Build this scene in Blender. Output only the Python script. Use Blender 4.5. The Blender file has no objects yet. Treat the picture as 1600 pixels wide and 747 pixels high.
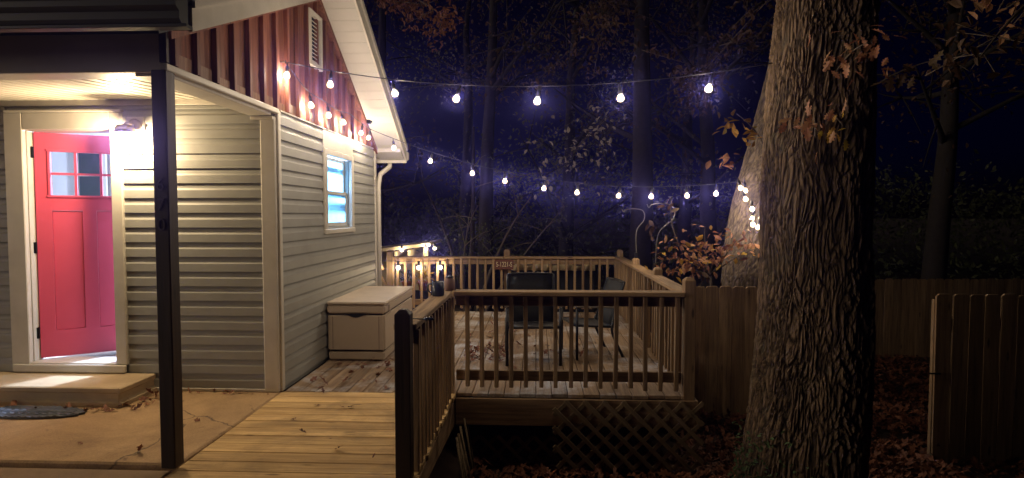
import bpy, bmesh, math, random
from mathutils import Vector, Matrix, noise
S = bpy.context.scene
COL = S.collection
R = math.radians
rnd = random.Random(7)

# ------------------------------------------------------------------ camera, world, exposure
cd = bpy.data.cameras.new('camera'); cam = bpy.data.objects.new('camera', cd); COL.objects.link(cam)
cam.location = (0, 0, 1.56)
cam.rotation_euler = (R(90 - 2.45), 0, R(2.42))
cd.sensor_fit = 'HORIZONTAL'; cd.sensor_width = 36; cd.lens = 20.25
cd.clip_start = 0.05; cd.clip_end = 800
S.camera = cam
W = bpy.data.worlds.new('World'); S.world = W; W.use_nodes = True
nt = W.node_tree; nt.nodes.clear()
sky = nt.nodes.new('ShaderNodeTexSky'); sky.sky_type = 'NISHITA'; sky.sun_disc = False
sky.sun_elevation = R(-5.0); sky.sun_rotation = R(0); sky.altitude = 200; sky.air_density = 1.0; sky.dust_density = 0.3; sky.ozone_density = 6.0
bg = nt.nodes.new('ShaderNodeBackground'); bg.inputs['Strength'].default_value = 0.09
tint = nt.nodes.new('ShaderNodeMix'); tint.data_type = 'RGBA'; tint.blend_type = 'MULTIPLY'; tint.inputs[0].default_value = 1
tint.inputs[7].default_value = (0.38, 0.34, 1.0, 1)
out = nt.nodes.new('ShaderNodeOutputWorld')
nt.links.new(sky.outputs[0], tint.inputs[6]); nt.links.new(tint.outputs[2], bg.inputs[0]); nt.links.new(bg.outputs[0], out.inputs[0])
S.view_settings.view_transform = 'Standard'; S.view_settings.look = 'None'
S.view_settings.exposure = 0.2; S.view_settings.gamma = 1.0; S.view_settings.use_curve_mapping = False
S.render.engine = 'CYCLES'
S.cycles.use_denoising = True; S.cycles.max_bounces = 6; S.cycles.diffuse_bounces = 3; S.cycles.glossy_bounces = 2
S.cycles.transmission_bounces = 4; S.cycles.transparent_max_bounces = 8; S.cycles.sample_clamp_indirect = 4.0
S.cycles.caustics_reflective = False; S.cycles.caustics_refractive = False
# sun lamp added as a low warm fill from the left, for camera-facing faces
sd_ = bpy.data.lights.new('fill_sun', 'SUN'); sun = bpy.data.objects.new('fill_sun', sd_); COL.objects.link(sun)
sd_.energy = 1.6; sd_.angle = R(25); sd_.color = (1.0, 0.80, 0.56); sun.rotation_euler = (R(87.5), 0, R(-74))
# lamp strengths (the room lamp is out of view, inferred from the lit room)
PORCH, BULB, GLOBE, ROOM = 130.0, 22.0, 9.0, 2000.0   # watts

# ------------------------------------------------------------------ materials
def nodes(name):
    m = bpy.data.materials.new(name); m.use_nodes = True
    n = m.node_tree; n.nodes.clear()
    o = n.nodes.new('ShaderNodeOutputMaterial'); b = n.nodes.new('ShaderNodeBsdfPrincipled')
    n.links.new(b.outputs[0], o.inputs[0])
    return m, n, b, o
def N(n, t, **kw):
    x = n.nodes.new(t)
    for k, v in kw.items():
        if k.startswith('i_'):
            key = k[2:]; key = int(key) if key.isdigit() else key.replace('_', ' ')
            x.inputs[key].default_value = v
        else: setattr(x, k, v)
    return x
def L(n, a, b): n.links.new(a, b)
def coords(n, scale, world=False, rand=True):
    if world: src = N(n, 'ShaderNodeNewGeometry').outputs['Position']
    else: src = N(n, 'ShaderNodeTexCoord').outputs['Object']
    mp = N(n, 'ShaderNodeMapping'); mp.inputs['Scale'].default_value = scale; L(n, src, mp.inputs['Vector'])
    if rand and not world:
        oi = N(n, 'ShaderNodeObjectInfo'); mu = N(n, 'ShaderNodeMath', operation='MULTIPLY'); mu.inputs[1].default_value = 57.3
        L(n, oi.outputs['Random'], mu.inputs[0])
        cb = N(n, 'ShaderNodeCombineXYZ')
        for i in range(3): L(n, mu.outputs[0], cb.inputs[i])
        L(n, cb.outputs[0], mp.inputs['Location'])
    return mp.outputs[0]
def noise_tex(n, vec, scale, detail=4, rough=0.6, dist=0.0):
    t = N(n, 'ShaderNodeTexNoise'); t.inputs['Scale'].default_value = scale; t.inputs['Detail'].default_value = detail
    t.inputs['Roughness'].default_value = rough; t.inputs['Distortion'].default_value = dist
    L(n, vec, t.inputs['Vector']); return t.outputs['Fac']
def ramp(n, fac, stops):
    r = N(n, 'ShaderNodeValToRGB'); e = r.color_ramp.elements
    while len(e) < len(stops): e.new(0.5)
    for x, (p, c) in zip(e, stops): x.position = p; x.color = (*c, 1) if len(c) == 3 else c
    L(n, fac, r.inputs[0]); return r.outputs[0]
def mix(n, fac, a, b, mode='MIX'):
    m = N(n, 'ShaderNodeMix', data_type='RGBA', blend_type=mode)
    for sock, v in ((m.inputs[0], fac), (m.inputs[6], a), (m.inputs[7], b)):
        if hasattr(v, 'is_output'): L(n, v, sock)
        else: sock.default_value = v if not isinstance(v, tuple) or len(v) == 4 else (*v, 1)
    return m.outputs[2]
def bump(n, b, h, strength=0.3, dist=0.01):
    u = N(n, 'ShaderNodeBump'); u.inputs['Strength'].default_value = strength; u.inputs['Distance'].default_value = dist
    L(n, h, u.inputs['Height']); L(n, u.outputs[0], b.inputs['Normal'])
def vary(n, col, amt):
    oi = N(n, 'ShaderNodeObjectInfo'); mr = N(n, 'ShaderNodeMapRange'); mr.inputs[3].default_value = 1 - amt; mr.inputs[4].default_value = 1 + amt
    L(n, oi.outputs['Random'], mr.inputs[0])
    hv = N(n, 'ShaderNodeHueSaturation'); L(n, mr.outputs[0], hv.inputs['Value']); L(n, col, hv.inputs['Color'])
    return hv.outputs[0]
def wood(name, dark, light, axis='Y', amt=0.22, rough=0.8, wear=None, knots=True):
    m, n, b, o = nodes(name)
    sc = {'X': (0.8, 14, 14), 'Y': (14, 0.8, 14), 'Z': (14, 14, 0.8)}[axis]
    v = coords(n, sc)
    f1 = noise_tex(n, v, 2.2, 6, 0.65, 0.6)
    col = ramp(n, f1, [(0.3, dark), (0.68, light)])
    f2 = noise_tex(n, coords(n, tuple(s * 0.13 for s in sc)), 3.0, 3)
    col = mix(n, ramp(n, f2, [(0.35, (0.55, 0.5, 0.47)), (0.65, (1, 1, 1))]), (0, 0, 0), col, 'MULTIPLY') if False else mix(n, 1.0, col, ramp(n, f2, [(0.3, (0.58, 0.53, 0.5)), (0.62, (1, 1, 1))]), 'MULTIPLY')
    if knots:
        vo = N(n, 'ShaderNodeTexVoronoi'); vo.inputs['Scale'].default_value = 1.0
        ks = {'X': (2.2, 9, 9), 'Y': (9, 2.2, 9), 'Z': (9, 9, 2.2)}[axis]
        L(n, coords(n, ks), vo.inputs['Vector'])
        col = mix(n, ramp(n, vo.outputs['Distance'], [(0.06, (1, 1, 1)), (0.13, (0, 0, 0))]), col, tuple(d * 0.45 for d in dark))
    if wear:
        f3 = noise_tex(n, coords(n, (1, 1, 1), world=True), 1.5, 6, 0.7, 0.4)
        f4 = noise_tex(n, v, 3.0, 4, 0.7)
        mm = N(n, 'ShaderNodeMath', operation='MULTIPLY'); L(n, ramp(n, f3, [(0.49, (0, 0, 0)), (0.62, (1, 1, 1))]), mm.inputs[0]); L(n, ramp(n, f4, [(0.3, (0.25,) * 3), (0.6, (1, 1, 1))]), mm.inputs[1])
        m2 = N(n, 'ShaderNodeMath', operation='MULTIPLY'); L(n, mm.outputs[0], m2.inputs[0]); m2.inputs[1].default_value = 0.75
        col = mix(n, m2.outputs[0], col, wear)
    L(n, vary(n, col, amt), b.inputs['Base Color'])
    b.inputs['Roughness'].default_value = rough; b.inputs['Specular IOR Level'].default_value = 0.3
    bump(n, b, f1, 0.5, 0.004)
    return m
def plain(name, col, rough=0.6, var=0.08, scale=6, metal=0.0, spec=0.4, bmp=0.0, grime=None):
    m, n, b, o = nodes(name)
    v = coords(n, (1, 1, 1)); f = noise_tex(n, v, scale, 5)
    c = ramp(n, f, [(0.25, tuple(x * (1 - var * 2) for x in col)), (0.75, tuple(min(1, x * (1 + var)) for x in col))])
    if grime:
        g = noise_tex(n, coords(n, (1, 1, 1), world=True), 2.3, 6, 0.7)
        c = mix(n, ramp(n, g, [(0.5, (0, 0, 0)), (0.75, (0.6,) * 3)]), c, grime)
    L(n, c, b.inputs['Base Color']); b.inputs['Roughness'].default_value = rough; b.inputs['Metallic'].default_value = metal
    b.inputs['Specular IOR Level'].default_value = spec
    if bmp: bump(n, b, f, bmp, 0.01)
    return m
def emitter(name, col, strength):
    m, n, b, o = nodes(name); n.nodes.remove(b)
    e = N(n, 'ShaderNodeEmission'); e.inputs[0].default_value = (*col, 1); e.inputs[1].default_value = strength
    L(n, e.outputs[0], o.inputs[0]); return m
def lampglass(name, col, strength, clear=0.6):
    m, n, b, o = nodes(name); n.nodes.remove(b)
    e = N(n, 'ShaderNodeEmission'); e.inputs[0].default_value = (*col, 1); e.inputs[1].default_value = strength
    t = N(n, 'ShaderNodeBsdfTransparent'); a = N(n, 'ShaderNodeMixShader'); a.inputs[0].default_value = clear
    L(n, e.outputs[0], a.inputs[1]); L(n, t.outputs[0], a.inputs[2]); L(n, a.outputs[0], o.inputs[0])
    m.cycles.emission_sampling = 'NONE'; return m
def leafmat(name, cols, rough=0.6, trans=0.25):
    m, n, b, o = nodes(name)
    f = noise_tex(n, coords(n, (1, 1, 1), world=True), 9.0, 3, 0.7)
    oi = N(n, 'ShaderNodeObjectInfo')
    ad = N(n, 'ShaderNodeMath', operation='MULTIPLY_ADD'); L(n, oi.outputs['Random'], ad.inputs[0]); ad.inputs[1].default_value = 0.36; ad.inputs[2].default_value = -0.18
    a2 = N(n, 'ShaderNodeMath', operation='ADD'); L(n, f, a2.inputs[0]); L(n, ad.outputs[0], a2.inputs[1])
    k = len(cols)
    c = ramp(n, a2.outputs[0], [(0.28 + 0.44 * i / max(1, k - 1), cc) for i, cc in enumerate(cols)])
    L(n, c, b.inputs['Base Color']); b.inputs['Roughness'].default_value = rough; b.inputs['Specular IOR Level'].default_value = 0.3
    t = N(n, 'ShaderNodeBsdfTranslucent'); L(n, c, t.inputs[0])
    mx = N(n, 'ShaderNodeMixShader'); mx.inputs[0].default_value = trans
    L(n, b.outputs[0], mx.inputs[1]); L(n, t.outputs[0], mx.inputs[2]); L(n, mx.outputs[0], o.inputs[0])
    return m
def barkmat(name, dark, light, moss=None):
    m, n, b, o = nodes(name)
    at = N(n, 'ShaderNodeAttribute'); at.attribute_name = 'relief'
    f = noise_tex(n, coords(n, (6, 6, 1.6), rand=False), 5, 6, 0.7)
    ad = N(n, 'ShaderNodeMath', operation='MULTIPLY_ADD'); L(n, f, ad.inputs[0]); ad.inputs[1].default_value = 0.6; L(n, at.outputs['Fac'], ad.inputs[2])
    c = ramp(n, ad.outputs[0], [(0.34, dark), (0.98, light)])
    if moss:
        g = noise_tex(n, coords(n, (1, 1, 0.6), rand=False), 3.5, 5, 0.7)
        c = mix(n, ramp(n, g, [(0.55, (0, 0, 0)), (0.75, (0.55,) * 3)]), c, moss)
    L(n, c, b.inputs['Base Color']); b.inputs['Roughness'].default_value = 0.95; b.inputs['Specular IOR Level'].default_value = 0.15
    bump(n, b, f, 0.6, 0.01)
    return m

M = {}
M['siding'] = plain('vinyl_siding', (0.325, 0.328, 0.308), 0.5, 0.05, 4, grime=(0.24, 0.235, 0.21))
M['trim'] = plain('white_trim', (0.63, 0.60, 0.54), 0.45, 0.06, 5, grime=(0.5, 0.45, 0.36))
M['soffit'] = plain('soffit_vinyl', (0.50, 0.485, 0.455), 0.5, 0.04, 3)
M['cedar'] = wood('cedar_siding', (0.12, 0.042, 0.028), (0.32, 0.135, 0.09), 'Z', 0.3, 0.6)
M['cedar_patch'] = wood('cedar_patch', (0.20, 0.10, 0.065), (0.40, 0.24, 0.16), 'Z', 0.25, 0.6)
M['gutter'] = plain('dark_gutter', (0.035, 0.04, 0.035), 0.45, 0.1, 4, spec=0.5)
M['beam'] = plain('beam_cladding', (0.60, 0.58, 0.52), 0.6, 0.08, 3)
M['darkpost'] = wood('dark_stained_post', (0.018, 0.011, 0.008), (0.05, 0.028, 0.019), 'Z', 0.1, 0.5)
M['ceil'] = plain('porch_ceiling_plank', (0.56, 0.53, 0.45), 0.5, 0.04, 3)
M['door'] = plain('red_door_paint', (0.66, 0.09, 0.16), 0.4, 0.05, 2)
M['roomwall'] = plain('room_wall', (0.85, 0.86, 0.88), 0.8, 0.03, 2)
M['roomfloor'] = wood('room_floor', (0.05, 0.035, 0.03), (0.12, 0.08, 0.06), 'X', 0.2, 0.35)
M['hinge'] = plain('black_metal', (0.02, 0.02, 0.022), 0.4, 0.1, 8, metal=0.6)
M['steel'] = plain('hook_steel', (0.16, 0.15, 0.14), 0.5, 0.1, 8, metal=0.5)
M['concrete'] = plain('porch_concrete', (0.46, 0.31, 0.17), 0.85, 0.2, 2.2, bmp=0.15, grime=(0.22, 0.145, 0.085))
def concrete(name, col, dark):
    m, n, b, o = nodes(name); v = coords(n, (1, 1, 1), world=True)
    f1 = noise_tex(n, v, 1.1, 8, 0.72, 0.5); f2 = noise_tex(n, v, 75, 3, 0.7); f3 = noise_tex(n, v, 4.5, 6, 0.75, 0.8)
    c = ramp(n, f1, [(0.32, dark), (0.55, col), (0.75, tuple(min(1, x * 1.28) for x in col))])
    c = mix(n, 1.0, c, ramp(n, f2, [(0.3, (0.72, 0.7, 0.68)), (0.6, (1, 1, 1))]), 'MULTIPLY')
    c = mix(n, ramp(n, f3, [(0.60, (0, 0, 0)), (0.72, (0.75,) * 3)]), c, tuple(x * 0.45 for x in dark))
    vo = N(n, 'ShaderNodeTexVoronoi', feature='DISTANCE_TO_EDGE'); vo.inputs['Scale'].default_value = 0.55
    ad = N(n, 'ShaderNodeVectorMath', operation='ADD'); tx = N(n, 'ShaderNodeTexNoise'); tx.inputs['Scale'].default_value = 2.5; tx.inputs['Detail'].default_value = 6; L(n, v, tx.inputs['Vector'])
    sc = N(n, 'ShaderNodeVectorMath', operation='SCALE'); sc.inputs['Scale'].default_value = 0.5; L(n, tx.outputs['Color'], sc.inputs[0]); L(n, v, ad.inputs[0]); L(n, sc.outputs[0], ad.inputs[1]); L(n, ad.outputs[0], vo.inputs['Vector'])
    c = mix(n, ramp(n, vo.outputs['Distance'], [(0.0, (0.85,) * 3), (0.006, (0, 0, 0))]), c, (0.03, 0.02, 0.014))
    L(n, c, b.inputs['Base Color']); b.inputs['Roughness'].default_value = 0.85; bump(n, b, f2, 0.25, 0.004); return m
M['concrete'] = concrete('porch_concrete', (0.46, 0.31, 0.17), (0.27, 0.175, 0.095))
M['step'] = plain('step_concrete', (0.50, 0.39, 0.25), 0.8, 0.1, 4, bmp=0.15, grime=(0.30, 0.22, 0.14))
M['drive'] = plain('driveway_concrete', (0.24, 0.17, 0.11), 0.9, 0.15, 3, bmp=0.2, grime=(0.1, 0.07, 0.05))
M['curtain'] = plain('blue_curtain', (0.35, 0.47, 0.68), 0.9, 0.1)
M['mat'] = plain('rubber_mat', (0.05, 0.06, 0.075), 0.5, 0.15, 20)
M['ramp_x'] = wood('ramp_board_wood', (0.42, 0.275, 0.12), (0.76, 0.54, 0.265), 'X', 0.14, wear=(0.24, 0.165, 0.085))
M['deck_y'] = wood('deck_board_wood', (0.20, 0.135, 0.08), (0.42, 0.30, 0.195), 'Y', 0.15, wear=(0.56, 0.58, 0.63))
for a in 'XYZ':
    M['rail_' + a] = wood('rail_wood_' + a.lower(), (0.17, 0.11, 0.058), (0.42, 0.29, 0.165), a, 0.18)
    M['fence_' + a] = wood('fence_wood_' + a.lower(), (0.18, 0.12, 0.065), (0.45, 0.31, 0.18), a, 0.22)
M['lattice'] = wood('lattice_wood', (0.19, 0.145, 0.085), (0.38, 0.29, 0.175), 'X', 0.2)
M['box'] = plain('deck_box_resin', (0.60, 0.50, 0.39), 0.5, 0.03, 3)
M['boxlid'] = plain('deck_box_lid_resin', (0.66, 0.56, 0.45), 0.5, 0.05, 3, grime=(0.42, 0.36, 0.31))
M['chairmetal'] = plain('chair_metal', (0.022, 0.022, 0.024), 0.35, 0.1, 8, metal=0.3)
M['chairarm'] = plain('chair_arm', (0.22, 0.20, 0.17), 0.3, 0.1, 8)
M['sling'] = plain('sling_mesh', (0.009, 0.010, 0.010), 0.7, 0.15, 60)
M['seatgrey'] = plain('seat_mesh', (0.05, 0.047, 0.044), 0.6, 0.15, 60)
M['sign'] = wood('sign_wood', (0.07, 0.025, 0.015), (0.15, 0.06, 0.035), 'X', 0.1)
M['letters'] = plain('sign_letters', (0.62, 0.55, 0.42), 0.6, 0.05)
M['numeral'] = plain('post_numeral', (0.075, 0.06, 0.06), 0.3, 0.05)
M['mug'] = plain('mug_glaze', (0.025, 0.035, 0.045), 0.25, 0.1)
M['jar'] = plain('clay_jar', (0.22, 0.13, 0.08), 0.6, 0.1)
M['orange'] = plain('orange_handle', (0.65, 0.17, 0.03), 0.4, 0.05)
M['cloth'] = plain('cream_cloth', (0.62, 0.52, 0.34), 0.9, 0.06, 12)
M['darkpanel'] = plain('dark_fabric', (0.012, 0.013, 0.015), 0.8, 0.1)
M['cord'] = plain('black_cord', (0.02, 0.02, 0.022), 0.5, 0.05)
M['bulb'] = lampglass('warm_bulb', (1.0, 0.74, 0.42), 6.0, 0.35)
M['globe'] = lampglass('globe_bulb', (1.0, 0.84, 0.58), 7.0)
M['jarglass'] = lampglass('porch_lamp_glass', (1.0, 0.80, 0.50), 9.0)
M['roomlamp'] = lampglass('room_lamp_diffuser', (0.7, 0.82, 1.0), 12.0)
M['lampmetal'] = plain('lamp_metal', (0.42, 0.36, 0.27), 0.35, 0.05, metal=0.7)
M['shed'] = plain('cream_paint', (0.60, 0.50, 0.30), 0.7, 0.06)
M['pot'] = plain('terracotta', (0.42, 0.14, 0.06), 0.8, 0.1)
M['ground'] = plain('leafy_soil', (0.05, 0.03, 0.02), 0.95, 0.3, 8, bmp=0.5)
M['litter'] = leafmat('fallen_leaf', [(0.06, 0.02, 0.012), (0.19, 0.07, 0.035), (0.30, 0.13, 0.07)], trans=0.05)
M['leaf_orange'] = leafmat('orange_leaf', [(0.13, 0.05, 0.03), (0.31, 0.135, 0.075), (0.40, 0.23, 0.12)])
M['leaf_yellow'] = leafmat('yellow_leaf', [(0.22, 0.11, 0.02), (0.46, 0.26, 0.03), (0.44, 0.33, 0.05)])
M['leaf_brown'] = leafmat('brown_leaf', [(0.035, 0.018, 0.010), (0.085, 0.045, 0.024), (0.11, 0.075, 0.034)])
M['leaf_green'] = leafmat('green_leaf', [(0.05, 0.06, 0.025), (0.10, 0.11, 0.045), (0.16, 0.15, 0.06)])
M['leaf_pale'] = leafmat('pale_leaf', [(0.22, 0.20, 0.15), (0.36, 0.32, 0.24), (0.46, 0.42, 0.32)])
M['leaf_ivy'] = leafmat('ivy_leaf', [(0.03, 0.06, 0.025), (0.07, 0.12, 0.05), (0.14, 0.18, 0.09)])
M['oakbark'] = barkmat('oak_bark', (0.006, 0.005, 0.004), (0.145, 0.10, 0.065), moss=(0.10, 0.10, 0.075))
M['bark2'] = barkmat('grey_bark', (0.035, 0.027, 0.02), (0.21, 0.165, 0.125))
M['bgbark'] = plain('dark_bark', (0.022, 0.018, 0.015), 0.95, 0.25, 14)
M['twig'] = plain('twig_bark', (0.12, 0.095, 0.075), 0.9, 0.2, 20)
def glassmat():
    m, n, b, o = nodes('clear_pane')
    b.inputs['Base Color'].default_value = (0.9, 0.95, 1, 1); b.inputs['Roughness'].default_value = 0.03
    t = N(n, 'ShaderNodeBsdfTransparent'); mx = N(n, 'ShaderNodeMixShader'); mx.inputs[0].default_value = 0.10
    g = N(n, 'ShaderNodeBsdfGlossy'); g.inputs['Roughness'].default_value = 0.03
    L(n, t.outputs[0], mx.inputs[1]); L(n, g.outputs[0], mx.inputs[2]); L(n, mx.outputs[0], o.inputs[0]); return m
M['glass'] = glassmat()
def litpanemat():
    m, n, b, o = nodes('blue_lit_pane')
    f = noise_tex(n, coords(n, (1, 1, 1)), 2.0, 3)
    c = ramp(n, f, [(0.3, (0.22, 0.38, 0.47)), (0.7, (0.33, 0.47, 0.54))])  # blue tint stands in for the blue-lit room behind the glass
    t = N(n, 'ShaderNodeBsdfTranslucent'); L(n, c, t.inputs[0])
    tr = N(n, 'ShaderNodeBsdfTransparent'); L(n, c, tr.inputs[0])
    m1 = N(n, 'ShaderNodeMixShader'); m1.inputs[0].default_value = 0.45; L(n, t.outputs[0], m1.inputs[1]); L(n, tr.outputs[0], m1.inputs[2])
    g = N(n, 'ShaderNodeBsdfGlossy'); g.inputs['Roughness'].default_value = 0.1
    mx = N(n, 'ShaderNodeMixShader'); mx.inputs[0].default_value = 0.06
    L(n, m1.outputs[0], mx.inputs[1]); L(n, g.outputs[0], mx.inputs[2]); L(n, mx.outputs[0], o.inputs[0]); return m
M['litpane'] = litpanemat()

# ------------------------------------------------------------------ builders
WP = {}
def mesh_from(bm, smooth=False, name='m'):
    bmesh.ops.recalc_face_normals(bm, faces=bm.faces)
    me = bpy.data.meshes.new(name); bm.to_mesh(me); bm.free()
    if smooth:
        for p in me.polygons: p.use_smooth = True
    return me
def link(name, me, mat, parent=None, loc=(0, 0, 0), rot=(0, 0, 0), local=False):
    """loc is a world position unless local; only parents without rotation take world positions"""
    o = bpy.data.objects.new(name, me); COL.objects.link(o)
    if me is not None and mat is not None and not me.materials: me.materials.append(M[mat] if isinstance(mat, str) else mat)
    loc = Vector(loc); o.rotation_euler = rot
    if parent is not None:
        o.parent = parent
        if not local:
            o.location = loc - WP[parent]; WP[o] = loc
        else:
            o.location = loc; WP[o] = loc
    else:
        o.location = loc; WP[o] = loc
    return o
def tag(o, label, cat, group=None):
    o['label'] = label; o['category'] = cat
    if group: o['group'] = group
    return o
def thing(name, label, cat, loc=(0, 0, 0), rot=(0, 0, 0), group=None):
    o = link(name, None, None, None, loc, rot); o.empty_display_size = 0.2
    return tag(o, label, cat, group)
def kind(o, k): o['kind'] = k; return o
def bbox(sx, sy, sz, bev=0.0):
    bm = bmesh.new(); bmesh.ops.create_cube(bm, size=1.0); bmesh.ops.scale(bm, vec=(sx, sy, sz), verts=bm.verts)
    if bev: bmesh.ops.bevel(bm, geom=list(bm.edges), offset=bev, segments=1, affect='EDGES')
    return mesh_from(bm)
def box(name, a, b, mat, parent=None, bev=0.003, rot=(0, 0, 0)):
    """box between two world corners"""
    s = [abs(b[i] - a[i]) for i in range(3)]; c = [(a[i] + b[i]) / 2 for i in range(3)]
    return link(name, bbox(*s, min(bev, min(s) * 0.3)), mat, parent, c, rot)
def add_box(bm, a, b):
    r = bmesh.ops.create_cube(bm, size=1.0); vs = r['verts']
    bmesh.ops.scale(bm, vec=[abs(b[i] - a[i]) for i in range(3)], verts=vs)
    bmesh.ops.translate(bm, vec=[(a[i] + b[i]) / 2 for i in range(3)], verts=vs)
def prism(pts, axis, d0, d1, off=(0, 0, 0)):
    """polygon (u,v) extruded along axis from d0 to d1; axis X: (u,v)=(y,z); Y: (x,z); Z: (x,y)"""
    bm = bmesh.new()
    def P(u, v, d):
        p = {'X': (d, u, v), 'Y': (u, d, v), 'Z': (u, v, d)}[axis]
        return Vector(p) - Vector(off)
    a = [bm.verts.new(P(u, v, d0)) for u, v in pts]; b = [bm.verts.new(P(u, v, d1)) for u, v in pts]
    bm.faces.new(a); bm.faces.new(b[::-1])
    for i in range(len(pts)): j = (i + 1) % len(pts); bm.faces.new((a[i], a[j], b[j], b[i]))
    return bm
def prism_obj(name, pts, axis, d0, d1, mat, parent, bev=0.0, smooth=False):
    cu = sum(p[0] for p in pts) / len(pts); cv = sum(p[1] for p in pts) / len(pts); c = (d0 + d1) / 2
    off = {'X': (c, cu, cv), 'Y': (cu, c, cv), 'Z': (cu, cv, c)}[axis]
    bm = prism(pts, axis, d0, d1, off)
    if bev: bmesh.ops.bevel(bm, geom=list(bm.edges), offset=bev, segments=1, affect='EDGES')
    return link(name, mesh_from(bm, smooth), mat, parent, off)
LD = {}
def point(name, watts, col, radius, parent, loc):
    key = (watts, col, radius)
    if key not in LD:
        d = bpy.data.lights.new(name, 'POINT'); d.energy = watts; d.color = col; d.shadow_soft_size = radius; LD[key] = d
    o = bpy.data.objects.new(name, LD[key]); COL.objects.link(o); o.parent = parent; o.location = loc; return o
def frame_of(t):
    t = t.normalized(); up = Vector((0, 0, 1)) if abs(t.z) < 0.9 else Vector((1, 0, 0))
    a = t.cross(up).normalized(); return a, t.cross(a).normalized()
def add_tube(bm, pts, rad, seg=6, cap=True):
    pts = [Vector(p) for p in pts]; rad = rad if isinstance(rad, (list, tuple)) else [rad] * len(pts)
    rings = []; a = None
    for i, p in enumerate(pts):
        t = (pts[min(i + 1, len(pts) - 1)] - pts[max(i - 1, 0)])
        if t.length < 1e-9: t = Vector((0, 0, 1))
        t.normalize()
        if a is None: a, b = frame_of(t)
        else:
            a = (a - t * a.dot(t)).normalized(); b = t.cross(a).normalized()
        rings.append([bm.verts.new(p + (a * math.cos(2 * math.pi * k / seg) + b * math.sin(2 * math.pi * k / seg)) * rad[i]) for k in range(seg)])
    for r0, r1 in zip(rings, rings[1:]):
        for k in range(seg): bm.faces.new((r0[k], r0[(k + 1) % seg], r1[(k + 1) % seg], r1[k]))
    if cap: bm.faces.new(rings[0][::-1]); bm.faces.new(rings[-1])
def add_lathe(bm, prof, seg=16, c=(0, 0, 0), axis='Z'):
    rings = []
    for r, h in prof:
        ring = []
        for k in range(seg):
            t = 2 * math.pi * k / seg; x, y = r * math.cos(t), r * math.sin(t)
            p = (x, y, h) if axis == 'Z' else (x, h, y)
            ring.append(bm.verts.new((p[0] + c[0], p[1] + c[1], p[2] + c[2])))
        rings.append(ring)
    for r0, r1 in zip(rings, rings[1:]):
        for k in range(seg): bm.faces.new((r0[k], r0[(k + 1) % seg], r1[(k + 1) % seg], r1[k]))
    bm.faces.new(rings[0][::-1]); bm.faces.new(rings[-1])
def tube_obj(name, pts, rad, mat, parent=None, seg=6, smooth=True, at=None):
    at = Vector(at if at is not None else pts[0]); bm = bmesh.new()
    add_tube(bm, [Vector(p) - at for p in pts], rad, seg)
    return link(name, mesh_from(bm, smooth), mat, parent, at)
def bez(p0, p1, p2, n=10):
    p0, p1, p2 = map(Vector, (p0, p1, p2))
    return [p0 * (1 - t) ** 2 + p1 * 2 * t * (1 - t) + p2 * t * t for t in [i / n for i in range(n + 1)]]
def spline(pts, n=6):
    pts = [Vector(p) for p in pts]; o = []
    for i in range(len(pts) - 1):
        p0, p1, p2, p3 = pts[max(i - 1, 0)], pts[i], pts[i + 1], pts[min(i + 2, len(pts) - 1)]
        for k in range(n):
            t = k / n
            o.append(0.5 * ((2 * p1) + (p2 - p0) * t + (2 * p0 - 5 * p1 + 4 * p2 - p3) * t * t + (3 * p1 - p0 - 3 * p2 + p3) * t ** 3))
    o.append(pts[-1]); return o

# ------------------------------------------------------------------ ground
def sstep(a, b, x): t = max(0, min(1, (x - a) / (b - a))); return t * t * (3 - 2 * t)
def gz(x, y):
    z = -0.16 - 0.52 * sstep(-1.6, -0.3, x)
    z -= 0.10 * sstep(5.5, 9, y) * sstep(-0.3, 1.5, x)
    z -= 0.5 * sstep(9.5, 14, y)
    if y < 3: z = z * sstep(-3, 3, y) + -0.16 * (1 - sstep(-3, 3, y)) if x > -0.3 and y < -1 else z
    z += 0.05 * noise.noise(Vector((x * 0.7, y * 0.7, 3.1)))
    return z
def grid_line(lo, hi, flo, fhi, fine):
    v = []; x = flo
    while x <= fhi: v.append(x); x += fine
    s = fine; x = flo
    while x > lo: s *= 1.35; x -= s; v.insert(0, x)
    s = fine; x = v[-1]
    while x < hi: s *= 1.35; x += s; v.append(x)
    return v
def make_ground():
    xs = grid_line(-300, 300, -5, 9, 0.25); ys = grid_line(-60, 400, -3, 14, 0.25)
    vs = [(x, y, gz(x, y)) for y in ys for x in xs]; nx = len(xs)
    fs = [(j * nx + i, j * nx + i + 1, (j + 1) * nx + i + 1, (j + 1) * nx + i) for j in range(len(ys) - 1) for i in range(nx - 1)]
    me = bpy.data.meshes.new('ground'); me.from_pydata(vs, [], fs)
    for p in me.polygons: p.use_smooth = True
    o = link('ground', me, 'ground'); kind(o, 'structure')
make_ground()
kind(box('porch_slab', (-8.0, 3.45, -0.14), (-2.24, 4.955, 0.0), 'concrete', bev=0.012), 'structure')
kind(box('driveway', (-9.0, -3.0, -0.18), (-2.252, 3.425, -0.028), 'drive', bev=0.012), 'structure')
kind(box('driveway', (-2.246, -3.0, -0.18), (-0.62, 3.30, -0.030), 'drive', bev=0.012), 'structure')

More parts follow.
